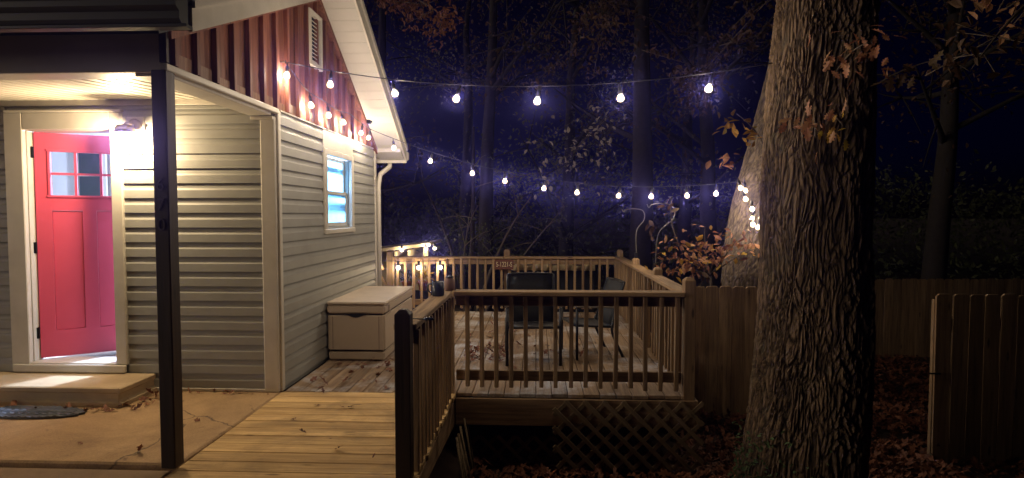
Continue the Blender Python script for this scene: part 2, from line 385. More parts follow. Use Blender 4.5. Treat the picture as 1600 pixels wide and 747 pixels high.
# ------------------------------------------------------------------ house
GX = -2.26          # gable wall plane
FY = 4.92           # door wall plane
BY = 7.97           # far corner
house = thing('house', 'cottage with pale lap siding, red board gable and open red front door', 'house', (-3.6, 4.92, 0))
CH = 0.1285
def siding_front(x0, x1, z0, z1, parent):
    prof = [(0.0, 0.0), (-0.024, 0.002), (-0.023, 0.07), (-0.016, 0.086), (-0.014, 0.105), (-0.003, CH + 0.006), (0.0, CH + 0.006)]
    z = 0.03; k = 0
    while z < z1 - 0.01:
        if z > z0 - 0.05:
            zt = min(CH + 0.012, z1 - z)
            pr = [(y, min(h, zt)) for y, h in prof]
            c = ((x0 + x1) / 2, FY, z)
            bm = prism([(y, h) for y, h in pr], 'X', x0 - c[0], x1 - c[0])
            link('siding_board', mesh_from(bm), 'siding', parent, c)
        z += CH
def siding_side(y0, y1, z0, z1, parent):
    prof = [(0.0, 0.0), (0.026, 0.002), (0.024, 0.075), (0.018, 0.092), (0.015, 0.108), (0.002, CH + 0.004), (0.0, CH + 0.004)]
    z = 0.03
    while z < z1 - 0.01:
        if z + CH > z0 + 0.02:
            lo = max(0, z0 - z); zt = min(CH + 0.012, z1 - z)
            pr = [(x, min(max(h, lo), zt)) for x, h in prof]
            c = (GX, (y0 + y1) / 2, z)
            bm = prism(pr, 'Y', y0 - c[1], y1 - c[1])
            link('siding_board', mesh_from(bm), 'siding', parent, c)
        z += CH
def multi(name, boxes, mat, parent, at):
    bm = bmesh.new(); at = Vector(at)
    for a, b in boxes: add_box(bm, Vector(a) - at, Vector(b) - at)
    return link(name, mesh_from(bm), mat, parent, at)
# door wall
DX0, DX1, DZ0, DZ1 = -4.49, -3.70, 0.25, 2.30       # opening
OX0, OX1, OZ0, OZ1 = -4.655, -3.60, 0.165, 2.445      # casing outside
fw = multi('front_wall', [((-8, FY + 0.002, 0.02), (DX0 - 0.03, FY + 0.10, 2.56)), ((DX1 + 0.03, FY + 0.002, 0.02), (GX - 0.004, FY + 0.10, 2.56)),
                          ((DX0 - 0.03, FY + 0.002, DZ1 + 0.03), (DX1 + 0.03, FY + 0.10, 2.56)), ((DX0 - 0.03, FY + 0.002, 0.02), (DX1 + 0.03, FY + 0.10, DZ0 - 0.03))], 'siding', house, (-3.6, FY, 0))
siding_front(-8.0, OX0, 0, 2.50, fw); siding_front(OX1, GX - 0.10, 0, 2.50, fw)
siding_front(OX0, OX1, 0, 0.16, fw)
box('base_trim', (OX1, FY - 0.032, 0.004), (GX - 0.11, FY, 0.03), 'trim', house)
box('frieze_trim', (-8, FY - 0.03, 2.505), (GX - 0.11, FY - 0.001, 2.56), 'trim', house)
# corner boards
box('corner_trim', (GX - 0.115, FY - 0.032, 0.003), (GX + 0.012, FY + 0.0, 2.40), 'trim', house, 0.006)
box('corner_trim', (GX, FY + 0.001, 0.004), (GX + 0.032, FY + 0.055, 2.455), 'trim', house, 0.005)
box('corner_trim', (GX, BY - 0.07, -0.05), (GX + 0.034, BY, 2.455), 'trim', house, 0.005)
box('corner_cap', (GX - 0.19, FY - 0.055, 2.372), (GX + 0.008, FY - 0.027, 2.40), 'trim', house, 0.006)
# side wall with window
WY0, WY1, WZ0, WZ1 = 6.09, 6.86, 1.43, 2.22         # window opening
sw = multi('side_wall', [((GX - 0.10, FY + 0.11, -0.02), (GX - 0.002, WY0, 2.56)), ((GX - 0.10, WY1, -0.02), (GX - 0.002, BY - 0.002, 2.56)),
                         ((GX - 0.10, WY0, -0.02), (GX - 0.002, WY1, WZ0)), ((GX - 0.10, WY0, WZ1), (GX - 0.002, WY1, 2.56))], 'siding', house, (GX, 6.4, 0))
CY0, CY1 = 5.985, 6.955
siding_side(FY + 0.056, CY0, 0, 2.45, sw); siding_side(CY1, BY - 0.071, 0, 2.45, sw); siding_side(CY0, CY1, 0, 1.345, sw)
box('header_panel', (GX, CY0, 2.262), (GX + 0.028, CY1, 2.452), 'trim', house, 0.003)
win = link('window', None, None, house, (GX, 6.47, 1.35))
def wbox(n, a, b, m, bev=0.004): return box(n, a, b, m, win, bev)
wbox('casing', (GX, CY0, 1.405), (GX + 0.042, CY0 + 0.085, 2.259), 'trim'); wbox('casing', (GX, CY1 - 0.085, 1.405), (GX + 0.042, CY1, 2.259), 'trim')
wbox('casing', (GX, CY0 + 0.087, 2.20), (GX + 0.040, CY1 - 0.087, 2.259), 'trim')
wbox('sill', (GX - 0.02, CY0 - 0.012, 1.35), (GX + 0.05, CY1 + 0.012, 1.403), 'trim', 0.008)
zm = 1.80
for z0, z1, dx in ((1.43, zm + 0.02, -0.035), (zm - 0.02, 2.199, -0.062)):
    s = link('sash', None, None, win, (GX + dx, 6.47, z0))
    s_ = []
    bm = bmesh.new(); at = Vector((GX + dx, 6.47, z0))
    for a, b in (((GX + dx - 0.013, 6.075, z0), (GX + dx + 0.013, 6.115, z1)), ((GX + dx - 0.013, 6.825, z0), (GX + dx + 0.013, 6.868, z1)),
                 ((GX + dx - 0.012, 6.116, z0), (GX + dx + 0.012, 6.824, z0 + 0.04)), ((GX + dx - 0.012, 6.116, z1 - 0.036), (GX + dx + 0.012, 6.824, z1))):
        add_box(bm, Vector(a) - at, Vector(b) - at)
    COL.objects.unlink(s); bpy.data.objects.remove(s)
    s = link('sash', mesh_from(bm), 'trim', win, at)
    box('pane', (GX + dx - 0.003, 6.114, z0 + 0.038), (GX + dx + 0.003, 6.826, z1 - 0.034), 'litpane', win, 0)
box('blind_rail', (GX - 0.16, 6.10, 2.06), (GX - 0.12, 6.85, 2.11), 'hinge', win); box('blind_rail', (GX - 0.16, 6.10, 1.70), (GX - 0.12, 6.85, 1.76), 'hinge', win)
# gable: boards, battens, paler patches low on the boards
def roof_z(y): return 2.725 + 0.458 * (y - 3.54) if y < 5.85 else 3.783 - 0.631 * (y - 5.85)
gable = multi('gable_wall', [((GX - 0.06, 3.47, 2.47), (GX - 0.003, 7.95, 2.52))], 'cedar', house, (GX, 5.8, 2.47))
bat = [3.513 + 0.2325 * i for i in range(20)]
edges = [3.43] + [b for b in bat] + [7.955]
for y0, y1 in zip(edges, edges[1:]):
    if y1 - y0 < 0.02 or y0 >= 7.95: continue
    y1 = min(y1, 7.955); zb = 2.472 + rnd.uniform(0, 0.004)
    top = [(y1 - 0.001, max(roof_z(y1) - 0.004, zb + 0.01))]
    if y0 < 5.85 < y1: top.append((5.85, 3.776))
    top.append((y0 + 0.001, max(roof_z(y0) - 0.004, zb + 0.01)))
    prism_obj('gable_board', [(y0 + 0.001, zb), (y1 - 0.001, zb)] + top, 'X', GX - 0.02, GX + 0.004, 'cedar', gable)
    if y1 - y0 > 0.15 and y0 > 3.45:
        h = rnd.uniform(0.055, 0.105); a = y0 + 0.045; b = y1 - 0.035
        if roof_z(max(y0, y1)) > 2.7:
            box('pale_patch', (GX + 0.004, a, 2.476), (GX + 0.014, b, 2.476 + h), 'cedar_patch', gable, 0.002)
for y in bat:
    if y > 7.9: continue
    a, b = y - 0.019, y + 0.019
    zt = min(roof_z(a), roof_z(b)) - 0.07
    if zt < 2.52: continue
    pts = [(a, 2.474), (b, 2.474), (b, roof_z(b) - 0.062), (a, roof_z(a) - 0.062)]
    prism_obj('batten', pts, 'X', GX + 0.0045, GX + 0.042, 'cedar', gable, 0.002)
# rake boards under the soffit (cedar strip)
for y0, y1 in ((3.43, 5.849), (5.851, 7.95)):
    d = 0.06
    prism_obj('rake_strip', [(y0, roof_z(y0) - d), (y1, roof_z(y1) - d), (y1, roof_z(y1) - 0.002), (y0, roof_z(y0) - 0.002)] , 'X', GX + 0.0045, GX + 0.062, 'cedar', gable)
# roof slabs, rake soffit planks, fascia
RXN, RX = -2.02, -1.84
def roof_part(name, y0, z0, y1, z1, th, x0, x1, mat, parent):
    return prism_obj(name, [(y0, z0), (y1, z1), (y1, z1 + th), (y0, z0 + th)], 'X', x0, x1, mat, parent)
rn = lambda y: roof_z(y)
roof = roof_part('roof', 3.09, rn(3.09) + 0.022, 5.849, rn(5.849) + 0.022, 0.16, -8.2, RXN - 0.03, 'gutter', house)
r2 = roof_part('roof', 5.851, rn(5.851) + 0.022, 8.14, rn(8.14) + 0.022, 0.16, -8.2, RX - 0.03, 'gutter', house)
for (ya, yb, par, ox) in ((3.36, 5.83, roof, RXN), (5.87, 8.13, r2, RX)):
    n = int((yb - ya) / 0.125); st = (yb - ya) / n
    for i in range(n):
        y0 = ya + i * st; y1 = y0 + st - 0.004
        prism_obj('soffit_plank', [(y0, rn(y0)), (y1, rn(y1)), (y1, rn(y1) + 0.02), (y0, rn(y0) + 0.02)], 'X', GX + 0.001, ox - 0.032, 'soffit', par)
for (ya, yb, par, ox, h) in ((3.36, 5.849, roof, RXN, 0.15), (5.851, 8.15, r2, RX, 0.15)):
    roof_part('rake_fascia', ya, rn(ya) - 0.008, yb, rn(yb) - 0.008, h, ox - 0.029, ox - 0.005, 'trim', par)
    roof_part('drip_edge', ya, rn(ya) + 0.13, yb, rn(yb) + 0.13, 0.06, ox - 0.004, ox + 0.014, 'trim', par)
# boxed eave return at the far corner
prism_obj('eave_return', [(7.93, 2.42), (8.17, 2.32), (8.17, 2.47), (7.93, 2.60)], 'X', GX + 0.03, RX - 0.035, 'soffit', house)
box('eave_fascia', (-8.2, 8.151, 2.29), (RX - 0.006, 8.172, 2.50), 'trim', house)
box('eave_gutter', (-8.2, 8.173, 2.33), (RX + 0.01, 8.27, 2.46), 'trim', house, 0.02)
tube_obj('downspout', [(-2.10, 8.22, 2.33), (-2.10, 8.20, 2.24), (-2.20, 8.06, 2.12), (-2.22, 8.04, 1.95), (-2.22, 8.04, -0.4)], 0.035, 'trim', house, 6)
# front eave gutter (K profile) and beam
gp = [(2.99, 2.545), (2.99, 2.70), (2.865, 2.70), (2.865, 2.668), (2.885, 2.648), (2.885, 2.62), (2.915, 2.60), (2.915, 2.563), (2.93, 2.545)]
prism_obj('gutter', gp, 'X', -8.2, -1.825, 'gutter', house)
box('gutter_lip', (-8.2, 2.93, 2.525), (-1.80, 2.992, 2.543), 'gutter', house)
box('porch_beam', (-8.0, 3.425, 2.42), (GX - 0.002, 3.465, 2.735), 'beam', house, 0.004)
box('porch_beam', (-8.0, 3.466, 2.425), (GX - 0.2, 3.62, 2.52), 'trim', house, 0.003)
box('porch_fascia', (-8.0, 2.995, 2.55), (RXN - 0.035, 3.015, 2.69), 'gutter', house)
# side beam of the porch (white box) with ledge
box('porch_beam', (GX - 0.20, 3.468, 2.405), (GX - 0.001, FY - 0.057, 2.469), 'trim', house, 0.004)
box('ledge_trim', (GX, 3.40, 2.425), (GX + 0.045, FY + 0.0, 2.468), 'trim', house, 0.006)
box('ledge_trim', (GX, FY + 0.056, 2.455), (GX + 0.03, BY, 2.470), 'trim', house, 0.004)
box('gable_end_trim', (GX - 0.001, 3.40, 2.47), (GX + 0.046, 3.428, 2.70), 'darkpost', house, 0.003)
# porch ceiling planks, running away from the camera and rising to the wall
x = GX - 0.205
ceilp = link('porch_ceiling', None, None, house, (-4, 4.2, 2.5))
while x > -7.6:
    prism_obj('ceiling_plank', [(3.625, 2.445), (FY - 0.031, 2.552), (FY - 0.031, 2.567), (3.625, 2.46)], 'X', x - 0.098, x - 0.012, 'ceil', ceilp, 0.004)
    x -= 0.11
box('ceiling_backing', (-8, 3.47, 2.575), (GX - 0.01, FY, 2.60), 'jar', house, 0)
# porch post with numerals
post = box('porch_post', (GX - 0.032, 3.365, 0.004), (GX + 0.060, 3.458, 2.419), 'darkpost', house, 0.006)
def text(name, body, size, mat, parent, loc, rot, depth=0.003):
    cu = bpy.data.curves.new(name, 'FONT'); cu.body = body; cu.size = size; cu.extrude = depth; cu.align_x = 'CENTER'; cu.align_y = 'CENTER'
    t = bpy.data.objects.new(name, cu); COL.objects.link(t)
    dg = bpy.context.evaluated_depsgraph_get(); me = bpy.data.meshes.new_from_object(t.evaluated_get(dg))
    bpy.data.objects.remove(t); return link(name, me, mat, parent, loc, rot)
for ch, z in (('6', 1.735), ('7', 1.615), ('0', 1.495)):
    text('house_number', ch, 0.105, 'numeral', post, (GX + 0.014, 3.3625, z), (R(90), 0, 0))
# door casing, jambs, threshold
box('door_casing', (OX0, FY - 0.045, OZ0), (DX0, FY + 0.0, OZ1), 'trim', house, 0.006)
box('door_casing', (DX1, FY - 0.045, OZ0 + 0.07), (OX1, FY + 0.0, OZ1), 'trim', house, 0.006)
box('door_casing', (DX0 + 0.001, FY - 0.043, DZ1), (DX1 - 0.001, FY + 0.0, OZ1), 'trim', house, 0.006)
box('door_casing', (OX0 + 0.02, FY - 0.062, OZ1 + 0.001), (OX1 + 0.012, FY, OZ1 + 0.022), 'trim', house, 0.004)
box('door_jamb', (DX0 - 0.028, FY + 0.003, 0.22), (DX0 + 0.004, FY + 0.17, DZ1 + 0.03), 'trim', house, 0.003)
box('door_jamb', (DX1 - 0.004, FY + 0.003, 0.22), (DX1 + 0.028, FY + 0.17, DZ1 + 0.03), 'trim', house, 0.003)
box('door_jamb', (DX0 + 0.005, FY + 0.004, DZ1 - 0.004), (DX1 - 0.005, FY + 0.168, DZ1 + 0.028), 'trim', house, 0.003)
box('threshold', (OX0 + 0.03, FY - 0.07, 0.168), (OX1, FY - 0.046, 0.235), 'trim', house, 0.006)
box('threshold', (DX0 + 0.001, FY - 0.04, 0.20), (DX1 - 0.001, FY + 0.20, 0.245), 'trim', house, 0.006)
# door leaf: hinged on the left, opened inwards
door = link('door', None, None, house, (DX0 + 0.018, FY + 0.055, 0.262), (0, 0, R(33)))
DWID, DH, DT = 0.775, 2.03, 0.042
def dbox(n, a, b, m, bev=0.004, par=door):
    s = [b[i] - a[i] for i in range(3)]; c = [(a[i] + b[i]) / 2 for i in range(3)]
    return link(n, bbox(*s, bev), m, par, c, local=True)
SL = 0.112; SR = DWID - SL; m1, m2 = SL + (SR - SL - 0.04) / 3, SL + 2 * (SR - SL - 0.04) / 3 + 0.02
bm = bmesh.new()
for a, b in (((0, 0, 0), (SL, DT, DH)), ((SR, 0, 0), (DWID, DT, DH)), ((SL, 0.0005, 0), (SR, DT - 0.0005, 0.24)),
             ((SL, 0.0005, 1.33), (SR, DT - 0.0005, 1.47)), ((SL, 0.0005, DH - 0.165), (SR, DT - 0.0005, DH)), ((0.335, 0.001, 0.24), (0.44, DT - 0.001, 1.33)),
             ((m1, 0.006, 1.47), (m1 + 0.02, DT - 0.006, DH - 0.165)), ((m2, 0.006, 1.47), (m2 + 0.02, DT - 0.006, DH - 0.165)), ((SL, 0.007, 1.656), (SR, DT - 0.007, 1.676))):
    add_box(bm, a, b)
link('door_leaf', mesh_from(bm), 'door', door, (0, 0, 0), local=True)
for a, b in (((SL + 0.001, 0.012, 0.241), (0.334, DT - 0.012, 1.329)), ((0.441, 0.012, 0.241), (SR - 0.001, DT - 0.012, 1.329))):
    dbox('door_panel', a, b, 'door')
for x0, x1 in ((SL + 0.001, m1 - 0.001), (m1 + 0.021, m2 - 0.001), (m2 + 0.021, SR - 0.001)):
    for z0, z1 in ((1.471, 1.655), (1.677, DH - 0.166)):
        dbox('pane', (x0, 0.018, z0), (x1, 0.023, z1), 'glass', 0)
for a, b in (((SL - 0.03, -0.014, 1.45), (SR + 0.03, -0.001, 1.47)), ((SL - 0.03, -0.014, DH - 0.165), (SR + 0.03, -0.001, DH - 0.145)),
             ((SL - 0.022, -0.013, 1.471), (SL - 0.001, -0.001, DH - 0.166)), ((SR + 0.001, -0.013, 1.471), (SR + 0.022, -0.001, DH - 0.166))):
    dbox('glazing_bead', a, b, 'door', 0.003)
for z in (0.18, 0.95, 1.80): dbox('hinge', (-0.028, -0.012, z), (-0.003, 0.03, z + 0.10), 'hinge', 0.002)
# room behind the door and window
RM = [((-7.9, 5.03, 0.10), (GX - 0.11, 7.95, 0.235), 'roomfloor', 'room_floor'), ((-7.9, 5.03, 2.605), (GX - 0.11, 7.95, 2.64), 'roomwall', 'room_ceiling'),
      ((-7.9, 7.85, 0.236), (GX - 0.11, 7.95, 2.604), 'roomwall', 'room_wall'), ((-8.0, 5.03, 0.236), (-7.9, 7.95, 2.604), 'roomwall', 'room_wall')]
for a, b, m, nme in RM: box(nme, a, b, m, house, 0)
iw = box('room_window', (-6.42, 7.80, 1.72), (-5.98, 7.849, 2.50), 'trim', house, 0.004)
box('dark_pane', (-6.36, 7.788, 1.80), (-6.05, 7.799, 2.42), 'mug', iw, 0); box('sash_bar', (-6.36, 7.778, 2.09), (-6.05, 7.787, 2.12), 'trim', iw, 0)
box('blue_curtain', (-5.90, 7.79, 1.6), (-5.5, 7.83, 2.5), 'curtain', house, 0.01)
box('wall_shelf', (-7.4, 7.60, 1.98), (-6.80, 7.848, 2.01), 'fence_X', house, 0.003)
lampr = link('room_lamp', None, None, None, (-3.0, 6.8, 2.60)); tag(lampr, 'round cool white ceiling lamp inside the lit room', 'ceiling lamp')
bm = bmesh.new(); add_lathe(bm, [(0.19, 0.0), (0.19, -0.03), (0.175, -0.035)], 20); link('lamp_base', mesh_from(bm), 'trim', lampr, (0, 0, 0), local=True)
tube_obj('rod', [(-3.0, 6.8, 2.57), (-3.0, 6.8, 2.40)], 0.008, 'trim', lampr, 6)
bm = bmesh.new(); bmesh.ops.create_icosphere(bm, subdivisions=3, radius=0.12); link('diffuser', mesh_from(bm, True), 'roomlamp', lampr, (0, 0, -0.32), local=True)
point('lamp_light', ROOM, (0.60, 0.74, 1.0), 0.09, lampr, (0, 0, -0.32))
# vent in the gable
vent = box('gable_vent', (GX + 0.005, 5.625, 3.06), (GX + 0.012, 5.905, 3.545), 'darkpanel', house, 0)
for a, b in (((5.60, 3.03), (5.645, 3.575)), ((5.885, 3.03), (5.93, 3.575))): box('vent_frame', (GX + 0.0125, a[0], a[1]), (GX + 0.058, b[0], b[1]), 'trim', vent, 0.006)
for z in (3.03, 3.53): box('vent_frame', (GX + 0.0125, 5.646, z), (GX + 0.056, 5.884, z + 0.045), 'trim', vent, 0.005)
for i in range(11): box('slat', (GX + 0.013, 5.647, 3.09 + i * 0.039), (GX + 0.042, 5.883, 3.098 + i * 0.039), 'trim', vent, 0.001, (0, R(38), 0))
# junction box at the far end of the gable
jb = thing('security_camera', 'small black box camera fixed to the far end of the red gable', 'camera', (GX + 0.042, 7.47, 2.72))
box('housing', (GX + 0.043, 7.43, 2.735), (GX + 0.11, 7.50, 2.83), 'hinge', jb, 0.012); box('bracket', (GX + 0.043, 7.445, 2.832), (GX + 0.085, 7.485, 2.86), 'trim', jb, 0.004)
bm = bmesh.new(); add_lathe(bm, [(0.022, 0), (0.022, 0.012), (0.014, 0.018)], 12); bmesh.ops.rotate(bm, matrix=Matrix.Rotation(R(90), 3, 'Y'), verts=bm.verts)
link('lens', mesh_from(bm), 'mug', jb, (GX + 0.11, 7.465, 2.775))

# ------------------------------------------------------------------ porch lamp
pl = thing('porch_lamp', 'lit brass jelly jar lamp on the siding beside the door', 'wall lamp', (-3.47, FY - 0.02, 2.30))
box('mounting_block', (-3.555, FY - 0.036, 2.225), (-3.395, FY - 0.012, 2.405), 'trim', pl, 0.006)
bm = bmesh.new(); add_lathe(bm, [(0.062, 0), (0.062, -0.012), (0.045, -0.026), (0.02, -0.03)], 18, axis='Y'); link('back_plate', mesh_from(bm, True), 'lampmetal', pl, (-3.475, FY - 0.037, 2.325))
tube_obj('arm', bez((-3.475, FY - 0.06, 2.325), (-3.475, FY - 0.16, 2.345), (-3.475, FY - 0.16, 2.31), 6), 0.014, 'lampmetal', pl, 8)
bm = bmesh.new(); add_lathe(bm, [(0.02, 0.035), (0.06, 0.025), (0.074, 0.0), (0.08, -0.035), (0.05, -0.036)], 18); link('cap', mesh_from(bm, True), 'lampmetal', pl, (-3.475, FY - 0.16, 2.285))
bm = bmesh.new(); add_lathe(bm, [(0.05, 0.0), (0.058, -0.02), (0.058, -0.06), (0.045, -0.09), (0.02, -0.102)], 16); link('glass_jar', mesh_from(bm, True), 'jarglass', pl, (-3.475, FY - 0.16, 2.252)); point('jar_light', PORCH, (1.0, 0.74, 0.42), 0.04, pl, (-3.475 + 3.47, -0.14, 2.185 - 2.30))

# ------------------------------------------------------------------ step, mat
stp = thing('concrete_step', 'moulded tan concrete step below the red door', 'step', (-4.2, 4.7, 0.0))
prof = [(4.45, 0.003), (4.45, 0.035), (4.468, 0.045), (4.478, 0.06), (4.478, 0.105), (4.462, 0.12), (4.462, 0.15), (4.475, 0.158), (FY - 0.035, 0.158), (FY - 0.035, 0.003)]
bm = prism([(y - 4.7, z) for y, z in prof], 'X', -1.9, 0.83)
link('tread_block', mesh_from(bm), 'step', stp, (-4.2, 4.7, 0))
prof2 = [(-3.37 + d, z) for d, z in ((0.0, 0.003), (0.03, 0.003), (0.03, 0.035), (0.012, 0.045), (0.002, 0.06), (0.002, 0.105), (0.018, 0.12), (0.018, 0.15), (0.005, 0.158), (0.0, 0.158))]
bm = prism([(x + 3.37, z) for x, z in prof2], 'Y', 4.45 - 4.7, FY - 0.036 - 4.7); link('end_moulding', mesh_from(bm), 'step', stp, (-3.369, 4.7, 0))
mt = thing('door_mat', 'dark ribbed rubber mat rumpled on the slab below the step', 'door mat', (-3.95, 4.28, 0.004))
def mat_mesh():
    bm = bmesh.new(); nx, ny = 26, 12; g = []
    for j in range(ny + 1):
        row = []
        for i in range(nx + 1):
            u, v = i / nx * 2 - 1, j / ny * 2 - 1
            k = math.sqrt(max(0, 1 - 0.35 * v * v)); x = u * 0.42 * k + 0.015 * math.sin(v * 9); y = v * 0.125 * math.sqrt(max(0.0, 1 - 0.55 * u * u))
            z = 0.012 + 0.012 * max(0, noise.noise(Vector((u * 3, v * 2.4, 1.7)))) + (0.009 if (i + (j // 3)) % 2 == 0 and 0 < i < nx else 0)
            row.append(bm.verts.new((x, y, z)))
        g.append(row)
    for j in range(ny):
        for i in range(nx): bm.faces.new((g[j][i], g[j][i + 1], g[j + 1][i + 1], g[j + 1][i]))
    r = bmesh.ops.extrude_face_region(bm, geom=list(bm.faces)); vs = [v for v in r['geom'] if isinstance(v, bmesh.types.BMVert)]
    for v in vs: v.co.z = -0.001
    return mesh_from(bm)
link('ribbed_sheet', mat_mesh(), 'mat', mt, (0, 0, 0.001), local=True)

# ------------------------------------------------------------------ deck
deck = thing('wooden_deck', 'weathered wooden deck with slatted railing on all open sides', 'deck', (0.3, 7.0, -0.68))
DY0, DY1, DXL, DXR = 4.945, 9.20, -2.22, 1.345
x = DXL; BW = 0.1387
while x < DXR - 0.05:
    yb = DY0 - 0.004 + rnd.uniform(0, 0.012)
    box('deck_board', (x + 0.002, yb, -0.032 + rnd.uniform(-0.0015, 0.001)), (min(x + BW - 0.004, DXR + 0.01), DY1, rnd.uniform(-0.002, 0.0015)), 'deck_y', deck, 0.004)
    x += BW
box('fascia_board', (-0.70, 4.918, -0.27), (1.36, 4.943, -0.036), 'fence_X', deck, 0.004)
box('fascia_board', (1.361, 4.92, -0.27), (1.387, 9.2, -0.036), 'fence_Y', deck, 0.004)
box('fascia_board', (-2.22, 9.201, -0.27), (1.36, 9.226, -0.036), 'fence_X', deck, 0.004)
for y in (5.3, 6.2, 7.1, 8.0, 8.9): box('joist', (-2.2, y, -0.25), (1.35, y + 0.04, -0.034), 'fence_X', deck, 0)
def post4(name, x, y, z0, z1, mat, parent, s=0.09, chamfer=0.022, rail=None):
    h = s / 2; bm = bmesh.new()
    rings = [(h, z0), (h, z1 - chamfer), (h - chamfer, z1)]
    rr = []
    for r, z in rings: rr.append([bm.verts.new((a * r, b * r, z - z0)) for a, b in ((-1, -1), (1, -1), (1, 1), (-1, 1))])
    for p, q in zip(rr, rr[1:]):
        for k in range(4): bm.faces.new((p[k], p[(k + 1) % 4], q[(k + 1) % 4], q[k]))
    bm.faces.new(rr[0][::-1]); bm.faces.new(rr[-1])
    bmesh.ops.bevel(bm, geom=[e for e in bm.edges], offset=0.004, segments=1, affect='EDGES')
    return link(name, mesh_from(bm), mat, parent, (x, y, z0))
BAL = {}
def baluster(x, y, z0, z1, parent, mat='rail_Z', s=0.036, lean=0.0):
    key = round(z1 - z0, 3)
    if key not in BAL:
        bm = bmesh.new(); h = z1 - z0
        for v in bmesh.ops.create_cube(bm, size=1.0)['verts']:
            v.co.x *= s; v.co.y *= s; v.co.z = (v.co.z + 0.5) * h
        bmesh.ops.bevel(bm, geom=list(bm.edges), offset=0.003, segments=1, affect='EDGES')
        BAL[key] = mesh_from(bm); BAL[key].materials.append(M[mat])
    return link('baluster', BAL[key], None, parent, (x, y, z0), (rnd.uniform(-0.006, 0.006), rnd.uniform(-0.009, 0.009), rnd.uniform(-0.05, 0.05)))
# front railing: cap is flat, top rail and bottom rail on edge behind the balusters
fr = box('railing', (-0.70, 4.975, 0.765), (1.255, 5.012, 0.855), 'rail_X', deck, 0.004)
box('rail_cap', (-0.715, 4.915, 0.857), (1.262, 5.055, 0.897), 'rail_X', fr, 0.006)
box('bottom_rail', (-0.70, 4.975, 0.105), (1.255, 5.012, 0.195), 'rail_X', fr, 0.004)
i = 0; x = -0.60
while x < 1.24:
    baluster(x + rnd.uniform(-0.004, 0.004), 4.955, 0.06 + (rnd.uniform(-0.006, 0.004) if i < 12 else -0.02), 0.853, fr); x += 0.1285; i += 1
# right railing
PYS = [4.985, 6.40, 7.80, 9.16]
rr_ = box('railing', (1.288, 5.035, 0.765), (1.325, 9.11, 0.855), 'rail_Y', deck, 0.004)
box('bottom_rail', (1.288, 5.035, 0.105), (1.325, 9.11, 0.195), 'rail_Y', rr_, 0.004)
for a, b in zip(PYS, PYS[1:]):
    box('rail_cap', (1.235, a + (0.05 if a < 5 else -0.002), 0.857), (1.375, b - 0.006, 0.895 + rnd.uniform(-0.003, 0.003)), 'rail_Y', rr_, 0.006)
y = 5.10
while y < 9.1:
    if min(abs(y - p) for p in PYS) > 0.075: baluster(1.268, y, 0.06, 0.853, rr_)
    y += 0.1285
post4('post', 1.312, 4.985, -0.30, 1.02, 'rail_Z', deck, 0.095, 0.024)
for y in PYS[1:3]: post4('post', 1.338, y, -0.30, 0.975, 'rail_Z', deck)
post4('post', 1.33, 9.215, -0.30, 1.0, 'rail_Z', deck)
# back railing
br = box('railing', (-2.28, 9.135, 0.765), (1.285, 9.17, 0.855), 'rail_X', deck, 0.004)
box('rail_cap', (-2.30, 9.075, 0.857), (-0.52, 9.215, 0.889), 'rail_X', br, 0.006); box('rail_cap', (-0.51, 9.078, 0.857), (1.232, 9.215, 0.893), 'rail_X', br, 0.006)
box('bottom_rail', (-2.28, 9.135, 0.105), (1.285, 9.17, 0.195), 'rail_X', br, 0.004)
x = -2.22
while x < 1.25: baluster(x, 9.115, 0.06, 0.853, br); x += 0.1285
post4('post', -2.335, 9.13, -0.3, 0.985, 'rail_Z', deck, 0.105); post4('post', -0.47, 9.225, -0.3, 1.0, 'rail_Z', deck, 0.10)
# corner post shared with the ramp
post4('post', -0.765, 4.985, -0.30, 0.856, 'rail_Z', deck)
# stair handrail going down to the left behind the house corner
st = box('stair_railing', (-3.35, 9.135, 0.42), (-2.39, 9.17, 0.53), 'rail_X', deck, 0.004, (0, R(-32), 0))
for i in range(5): baluster(-2.50 - i * 0.13, 9.115, -0.18 - i * 0.08, 0.613 - i * 0.08, st)
# ------------------------------------------------------------------ ramp
ramp_ = thing('wooden_ramp', 'low yellowish plank ramp leading up to the deck with one side rail', 'ramp', (-1.45, 4.2, -0.3))
y = 4.938; k = 0; RB = 0.1395
def rz(y): return -0.022 * (4.938 - y) / 1.55
while y > 3.36:
    y0 = y - RB + 0.005; xr = -0.712 + rnd.uniform(-0.012, 0.012)
    s = (xr + 2.235, RB - 0.005, 0.036); c = ((xr - 2.235) / 2, (y + y0) / 2, rz((y + y0) / 2) - 0.018 + rnd.uniform(-0.0015, 0.0015))
    link('ramp_board', bbox(*s, 0.004), 'ramp_x', ramp_, c, (R(0.81), 0, rnd.uniform(-0.001, 0.001)))
    y -= RB
yend = y
prism_obj('stringer', [(yend, -0.16), (4.93, -0.29), (4.93, -0.04), (yend, rz(yend) - 0.042)], 'X', -0.745, -0.715, 'fence_Y', ramp_, 0.003)
prism_obj('stringer', [(yend, -0.14), (4.93, -0.14), (4.93, -0.04), (yend, rz(yend) - 0.042)], 'X', -2.2, -2.16, 'fence_Y', ramp_, 0.003)
post4('post', -0.785, 3.36, -0.30, 1.0, 'darkpost', ramp_, 0.092, 0.026)
rrl = box('railing', (-0.795, 3.408, 0.775), (-0.76, 4.938, 0.86), 'rail_Y', ramp_, 0.004)
box('rail_cap', (-0.86, 3.412, 0.862), (-0.72, 4.913, 0.90), 'rail_Y', rrl, 0.006)
y = 3.47
while y < 4.90: baluster(-0.738, y, -0.03, 0.858, rrl); y += 0.1205
